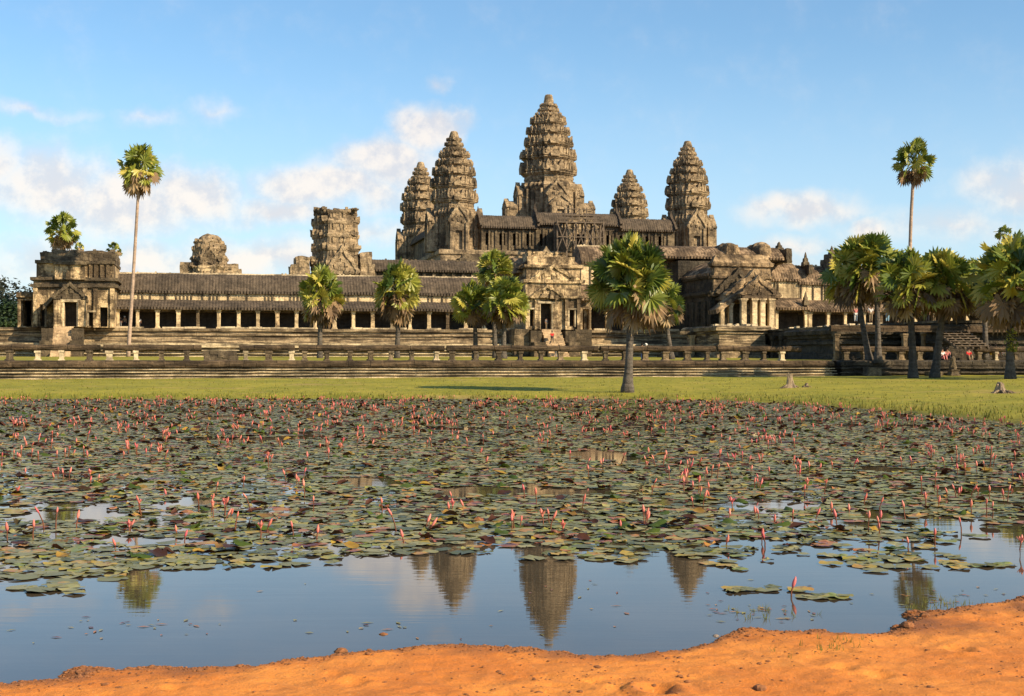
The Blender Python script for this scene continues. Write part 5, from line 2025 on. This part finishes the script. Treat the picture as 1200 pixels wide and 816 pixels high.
tag(o, 'dense carpet of floating lily pads over the far part of the pond', 'lily pads', kind='stuff')


def raised_leaf(mb, x, y, R, hgt, tint, rot, fold, r):
    """a leaf lifted out of the water: cupped, folded along its middle, one side higher"""
    mb.tint = tint
    vs = []
    ca, sa = math.cos(rot), math.sin(rot)
    n = 12
    for ring_, q in ((0, 0), (1, .55), (2, 1.0)):
        if ring_ == 0:
            vs.append((x, y, hgt * (.35 if tint >= .52 else .8)))
            continue
        for i in range(n):
            a_ = 6.2832 * i / n
            lx, ly = q * R * math.cos(a_), q * R * math.sin(a_)
            zz = hgt * (.35 + .45 * (lx / R) + fold * abs(ly / R) ** 1.4 * .9) + r.uniform(-.02, .02) * q
            if tint < .52:
                rr = math.hypot(lx, ly) / R
                zz = hgt * (.75 - .6 * abs(ly / R) ** 1.3 - .25 * rr) + hgt * .55 * (lx / R) + r.uniform(-.03, .03) * q
                lx *= 1 + r.uniform(-.12, .12) * q
            sh = 1 - .35 * fold * abs(ly / R)
            ly *= sh
            vs.append((x + lx * ca - ly * sa, y + lx * sa + ly * ca, max(.004, zz)))
    fs = [(0, 1 + i, 1 + (i + 1) % n) for i in range(n)]
    fs += [(1 + i, 1 + n + i, 1 + n + (i + 1) % n, 1 + (i + 1) % n) for i in range(n)]
    mb.add(vs, fs)


# the big raised leaves one can pick out in the photograph, then random ones
BIG = [(165, 655, .30, .34, .15), (185, 652, .24, .28, .62), (130, 622, .26, .14, .3), (180, 618, .12, .26, .7), (275, 645, .30, .2, .66), (225, 620, .2, .16, .4), (312, 622, .24, .2, .3), (285, 640, .22, .18, .25),
       (75, 653, .2, .1, .95), (240, 650, .3, .12, .98), (570, 637, .26, .16, .72), (490, 610, .22, .14, .7), (735, 620, .3, .22, .2), (770, 617, .28, .2, .2), (765, 625, .22, .2, .35), (790, 618, .26, .2, .7), (855, 614, .24, .16, .3),
       (915, 617, .26, .16, .25), (935, 620, .24, .2, .68), (890, 625, .2, .16, .72), (980, 622, .26, .2, .7), (870, 590, .22, .22, .25), (1160, 618, .28, .14, .72), (1152, 580, .2, .18, .85), (820, 585, .26, .26, .2), (818, 588, .2, .26, .3),
       (942, 568, .26, .16, .4), (960, 565, .26, .18, .65), (885, 572, .4, .14, .68), (510, 545, .3, .16, .35), (640, 530, .34, .2, .3), (745, 535, .3, .26, .2), (760, 528, .3, .2, .65), (590, 548, .26, .24, .3), (220, 565, .36, .24, .3), (250, 565, .3, .3, .4),
       (160, 573, .4, .16, .2), (140, 577, .3, .14, .45), (55, 535, .5, .2, .25), (95, 525, .5, .2, .65), (420, 500, .5, .2, .3), (345, 585, .3, .1, .95), (1130, 575, .4, .2, .62), (1060, 520, .5, .2, .66)]
leafpos = []
for px, py, R, h, t in BIG:
    D_ = EYE * F / (py - HY)
    leafpos.append(((px - CX) / F * D_, D_, min(R, .27) * .62, min(h, .2) * .42, t if not .52 <= t < .9 or py > 600 else .3))
for _ in range(4200):
    x, y = pads[int(len(pads) * (.004 + .995 * rl.random()))]
    big = rl.random()
    leafpos.append((x, y, rl.uniform(.07, .16), rl.uniform(.025, .085) * (1 + .4 * (y > 40)), rl.choice((rl.uniform(.1, .5), rl.uniform(.55, .8), rl.uniform(.55, .8), rl.uniform(.55, .88), rl.uniform(.9, 1)))))
leafpos.sort(key=lambda q: q[1])
NL = 260
LAB = {0: 'green lily leaf lifted and curled out of the water among flat pads', 1: 'dark maroon upturned lily leaf among flat pads', 2: 'withered yellow lily leaf lifted among flat pads'}
GRP = {0: 'raised green lily leaves', 1: 'upturned maroon lily leaves', 2: 'withered yellow lily leaves'}
rest, rest_green = MB(), MB()
for i, (x, y, R, h, t) in enumerate(leafpos):
    if i < NL:
        m_ = MB()
        raised_leaf(m_, 0, 0, R * .85, h * .8, t, rl.uniform(0, 6.28), rl.uniform(.2, 1.0), rl)
        o = m_.build('lily_leaf', 'leaf_green' if t < .52 else 'leaf_up', tint=True, smooth=True)
        o.location = (x, y, .012)
        k = 0 if t < .52 else 1 if t < .9 else 2
        tag(o, LAB[k], 'lily leaf', GRP[k])
    else:
        raised_leaf(rest if t >= .52 else rest_green, x, y, R, h, t, rl.uniform(0, 6.28), rl.uniform(.2, 1.0), rl)
o = rest.build('lily_leaves', 'leaf_up', tint=True, smooth=True)
tag(o, 'distant maroon and yellow lily leaves curling up out of the pad carpet', 'lily leaves', kind='stuff')
o = rest_green.build('green_lily_leaves', 'leaf_green', tint=True, smooth=True)
tag(o, 'distant green lily leaves humped up over the pad carpet', 'lily leaves', kind='stuff')


def bud_mb(mb, x, y, z, s, lean, open_, tint, r, seg=7):
    """a closed pointed bud, or a half open flower when open_ > 0"""
    mb.tint = tint
    lx, ly = lean
    prof = ((0, .35), (.2, .85), (.45, 1.0), (.72, .72), (.92, .3), (1, .05))
    h = s * 2.7
    mb.loft([[(x + lx * h * t + s * .5 * q * math.cos(6.2832 * j / seg), y + ly * h * t + s * .5 * q * math.sin(6.2832 * j / seg), z + h * t) for j in range(seg)] for t, q in prof])
    if open_:
        for j in range(8):
            a_ = 6.2832 * j / 8
            ca, sa = math.cos(a_), math.sin(a_)
            b_ = (x, y, z + h * .1)
            for w_ in (1,):
                p1 = (x + (ca * .9 - sa * .45) * s * open_, y + (sa * .9 + ca * .45) * s * open_, z + h * .45)
                p2 = (x + ca * s * 1.7 * open_, y + sa * s * 1.7 * open_, z + h * .75)
                p3 = (x + (ca * .9 + sa * .45) * s * open_, y + (sa * .9 - ca * .45) * s * open_, z + h * .45)
                mb.add([b_, p1, p2, p3], [(0, 1, 2, 3)])


BUDS = [(10, 635, 24), (40, 634, 26), (53, 620, 28), (66, 620, 27), (90, 620, 22), (165, 602, 22), (167, 604, 22), (305, 632, 22), (312, 627, 20), (137, 645, 14), (233, 600, 24), (247, 601, 24), (265, 605, 22), (297, 602, 26), (276, 624, 26), (216, 635, 14), (152, 623, 14), (153, 621, 12),
        (207, 627, 12), (372, 635, 20), (357, 585, 24), (367, 600, 20), (465, 622, 28), (473, 638, 18), (448, 602, 20), (500, 617, 14), (504, 623, 16), (603, 620, 24), (600, 622, 20), (610, 618, 14), (644, 615, 20), (645, 620, 22), (682, 598, 20), (628, 592, 22), (615, 585, 18), (660, 622, 10),
        (727, 620, 8), (851, 640, 14), (855, 610, 14), (859, 600, 18), (893, 635, 16), (896, 640, 18), (981, 620, 24), (974, 602, 14), (1030, 600, 18), (1012, 590, 12), (1126, 625, 20), (1095, 640, 22), (1065, 648, 20), (1195, 650, 24), (927, 698, 22), (885, 605, 12), (928, 610, 14), (942, 583, 16), (966, 580, 20),
        (1079, 580, 24), (1094, 576, 24), (1098, 585, 18), (690, 560, 16), (785, 565, 20), (795, 568, 16), (833, 560, 16), (840, 562, 20), (858, 563, 22), (1160, 545, 24), (1158, 550, 20), (1163, 548, 16)]
bl = []
for px, py, hp in BUDS:
    D_ = EYE * F / (py - HY)
    bl.append(((px - CX) / F * D_, D_, hp / F * D_))
for _ in range(1700):
    x, y = pads[int(len(pads) * (.012 + .98 * rl.random()) * .999)]
    if fbm(np.array([x * .3]), np.array([y * .2]), 3, 88)[0] < rl.uniform(-.45, .25) - .05:
        continue
    c_ = 1 + (rl.random() < .35) * rl.randint(1, 3)
    for _k in range(c_):
        bl.append((x + rl.uniform(-.2, .2) * (_k > 0), y + rl.uniform(-.3, .3) * (_k > 0), rl.uniform(.10, .30)))
bl.sort(key=lambda q: q[1])
NB = 300
FL = 'pink lily bud on a thin red stalk standing among the nearer lily pads'
brest, srest = MB(), MB()
lone = min(range(len(bl)), key=lambda i: abs(bl[i][1] - EYE * F / (698 - HY)) + abs(bl[i][0] - (927 - CX) / F * EYE * F / (698 - HY)))
for i, (x, y, h) in enumerate(bl):
    s = rl.uniform(.028, .044)
    ln = (rl.gauss(0, .24), rl.gauss(0, .24))
    sh = max(.03, h * .92 - s * 2.2)
    opn = rl.uniform(.5, .9) if (rl.random() < .22 and i != lone) else 0
    top = Vector((ln[0] * sh * .6, ln[1] * sh * .6, sh))
    t_ = rl.uniform(0, 1)
    if i < NB:
        root = empty('water_lily', (x, y, 0))
        lab, grp = (FL, 'pink lily buds among the nearer pads') if not opn else ('half open pink lily flower on a stalk among the nearer lily pads', 'half open pink lilies among the nearer pads')
        if i == lone:
            lab, grp = 'lone pink lily bud rising from open water ahead of the lily bed', None
        tag(root, lab, 'lily flower', grp)
        m_ = MB()
        m_.tube([(0, 0, -.05), tuple(top * .5 + Vector((rl.uniform(-.01, .01), 0, 0))), tuple(top)], [.009, .008, .008], 5)
        m_.build('stalk', 'stalk', root)
        m_ = MB()
        bud_mb(m_, top.x, top.y, top.z, s, ln, opn, t_, rl)
        m_.build('bud' if not opn else 'blossom', 'bud', root, tint=True, smooth=not opn)
    else:
        s *= 1.0 + .15 * min(1, y / 70)
        b0 = Vector((x, y, 0))
        srest.bar(tuple(b0), tuple(b0 + top), .010)
        bud_mb(brest, x + top.x, y + top.y, top.z, s, ln, opn, t_, rl, 5)
o = brest.build('lily_flowers', 'bud', tint=True)
tag(o, 'countless distant pink lily buds over the pond', 'lily flowers', kind='stuff')
o2 = srest.build('lily_stalks', 'stalk')
tag(o2, 'red stalks under the distant pink lily buds', 'lily stalks', kind='stuff')

# ------------------------------------------------------------------ grass blades on the far bank
m_ = MB()
r = random.Random(31)
gp = []
while len(gp) < 26000:
    k = r.uniform(-.42, .46)
    D_ = 40 + 68 * r.random() ** .8
    gp.append((k * D_, D_))
gp = np.array(gp)
gh, gd, gf = ground_h(gp[:, 0], gp[:, 1])
for (x, y), z_, d_ in zip(gp, gh, gd):
    if d_ < .05 or y > 107:
        continue
    edge = math.exp(-d_ / 2.0)
    if r.random() > .12 + 1.2 * edge:
        continue
    for _ in range(2 + int(3 * edge)):
        h_ = r.uniform(.05, .12) * (1 + 1.4 * edge)
        m_.tint = r.uniform(0, 1)
        a_ = r.uniform(0, 6.28)
        bx, by = x + r.uniform(-.15, .15), y + r.uniform(-.15, .15)
        wd = .022
        m_.add([(bx - wd * math.cos(a_), by - wd * math.sin(a_), z_ - .02), (bx + wd * math.cos(a_), by + wd * math.sin(a_), z_ - .02), (bx + r.uniform(-.06, .06), by + r.uniform(-.06, .06), z_ + h_)], [(0, 1, 2)])
o = m_.build('grass', 'grass', tint=True)
tag(o, 'short yellow green grass growing on the far bank', 'grass', kind='stuff')


# ------------------------------------------------------------------ clods and stones on the near bank
def rock_mesh(mb, x, y, z, s, r, flat=.6):
    rings = []
    for t, q in ((-.6, .5), (-.2, .95), (.25, .9), (.6, .55), (.75, .15)):
        rings.append([(x + s * q * math.cos(6.2832 * j / 8) * r.uniform(.75, 1.2), y + s * q * math.sin(6.2832 * j / 8) * r.uniform(.75, 1.2), z + s * t * flat) for j in range(8)])
    mb.loft(rings)


M['clod'] = plain('earth_clod', (.30, .12, .045), .95, .5, 30, (.16, .07, .03))
M['pebble'] = plain('grey_pebble', (.34, .26, .2), .8, .4, 30)
r = random.Random(17)
big_stones = [(400, 763, .055, 'dark round stone half in the water at the bank edge', 'clod'), (838, 745, .032, 'small pale stone at the bank edge by the right inlet', 'pebble'),
              (1062, 735, .06, 'lumpy earth clod at the corner of right inlet', 'clod'), (1083, 722, .05, 'earth clod on the right bank rim', 'clod'), (450, 743, .035, 'reddish leaf shaped stone in the shallow water', 'clod'),
              (555, 757, .03, 'small dark stone at the middle of the bank rim', 'clod'), (890, 806, .05, 'dark clod in the hollow at the bottom of the bank', 'clod')]
for px, py, s, lab, mt in big_stones:
    D_ = EYE * F / (py - HY)
    x = (px - CX) / F * D_
    z_ = gz(x, D_)
    D_ = (EYE - max(z_, 0)) * F / (py - HY)
    x = (px - CX) / F * D_
    z_ = max(-.01, gz(x, D_))
    m_ = MB()
    rock_mesh(m_, x, D_, z_ + s * .2, s, r)
    o = m_.build('stone', mt, origin=(x, D_, z_), jitter=s * .15, freq=14)
    o.location = (x, D_, z_)
    tag(o, lab, 'stone')
m_ = MB()
pts = np.array([(r.uniform(-4.2, 6.2), r.uniform(7.2, 13.2)) for _ in range(22000)])
hh, dd, ff = ground_h(pts[:, 0], pts[:, 1])
for (x, y), z_, d_ in zip(pts, hh, dd):
    if d_ < -.02 or z_ < -.01:
        continue
    if r.random() < .07 + .9 * math.exp(-d_ / .12) + .25 * max(0, math.sin(x * 1.7 + 1) * math.sin(y * 2.3)):
        rock_mesh(m_, x, y, z_, r.uniform(.004, .014) * (2.0 if r.random() < .08 else 1), r)
k = 0
while k < 5200:
    i_ = r.randrange(3, 23)
    (ax, ay), (bx, by) = NEAR[i_], NEAR[i_ + 1]
    t = r.random()
    if abs(ax) > 6:
        continue
    x, y = ax + (bx - ax) * t + r.gauss(0, .09), ay + (by - ay) * t - abs(r.gauss(0, .14)) + .06
    h_, d_, _f = ground_h(np.array([x]), np.array([y]))
    k += 1
    if d_[0] < -.03 or r.random() > .25 + .75 * abs(math.sin(x * 2.1 + .6)):
        continue
    rock_mesh(m_, x, y, float(h_[0]), r.uniform(.006, .016) * (1.7 if r.random() < .1 else 1), r)
o = m_.build('earth_crumbs', 'clod', jitter=.002, freq=60)
tag(o, 'dark earth crumbs strewn along the rim of the near bank', 'earth crumbs', kind='stuff')

# ------------------------------------------------------------------ small litter on the open water and sprigs at the inlet
r = random.Random(61)
m_ = MB()
for px, py, sx, sy, n in ((60, 738, 60, 8, 14), (190, 733, 60, 6, 16), (420, 738, 40, 8, 6), (540, 720, 160, 30, 14), (880, 715, 28, 5, 26), (905, 720, 25, 5, 14), (1110, 700, 60, 8, 26), (800, 700, 90, 14, 10), (690, 690, 60, 16, 6), (470, 735, 40, 4, 5)):
    for _ in range(n):
        qx, qy = r.gauss(px, sx), r.gauss(py, sy)
        D_ = EYE * F / (max(qy, 660) - HY)
        x = (qx - CX) / F * D_
        m_.tint = r.choice((r.uniform(.5, .7), r.uniform(.86, 1), r.uniform(.95, 1)))
        a_, L, wd = r.uniform(0, 3.14), r.uniform(.015, .06), r.uniform(.006, .02)
        ca, sa = math.cos(a_), math.sin(a_)
        m_.add([(x - ca * L, D_ - sa * L, .004), (x + sa * wd, D_ - ca * wd, .007), (x + ca * L, D_ + sa * L, .004), (x - sa * wd, D_ + ca * wd, .007)], [(0, 1, 2, 3)])
o = m_.build('floating_litter', 'pad', tint=True)
tag(o, 'scattered bits of leaf and twig floating on the open water', 'floating litter', kind='stuff')
m_ = MB()
for px, py, n in ((880, 716, 10), (1120, 706, 16), (1085, 712, 10), (960, 770, 14), (1000, 760, 8), (905, 722, 8)):
    for _ in range(n):
        qx, qy = r.gauss(px, 22), r.gauss(py, 3)
        D_ = EYE * F / (qy - HY)
        x = (qx - CX) / F * D_
        z_ = max(0, gz(x, D_))
        m_.tint = r.uniform(.1, .7)
        for _k in range(3):
            h_ = r.uniform(.02, .07)
            bx, by = x + r.gauss(0, .012), D_ + r.gauss(0, .012)
            m_.add([(bx - .003, by, z_ - .005), (bx + .003, by, z_ - .005), (bx + r.gauss(0, .02), by + r.gauss(0, .02), z_ + h_)], [(0, 1, 2)])
o = m_.build('bank_weeds', 'grass', tint=True)
tag(o, 'thin weeds at the water line of the right inlet', 'weeds', kind='stuff')
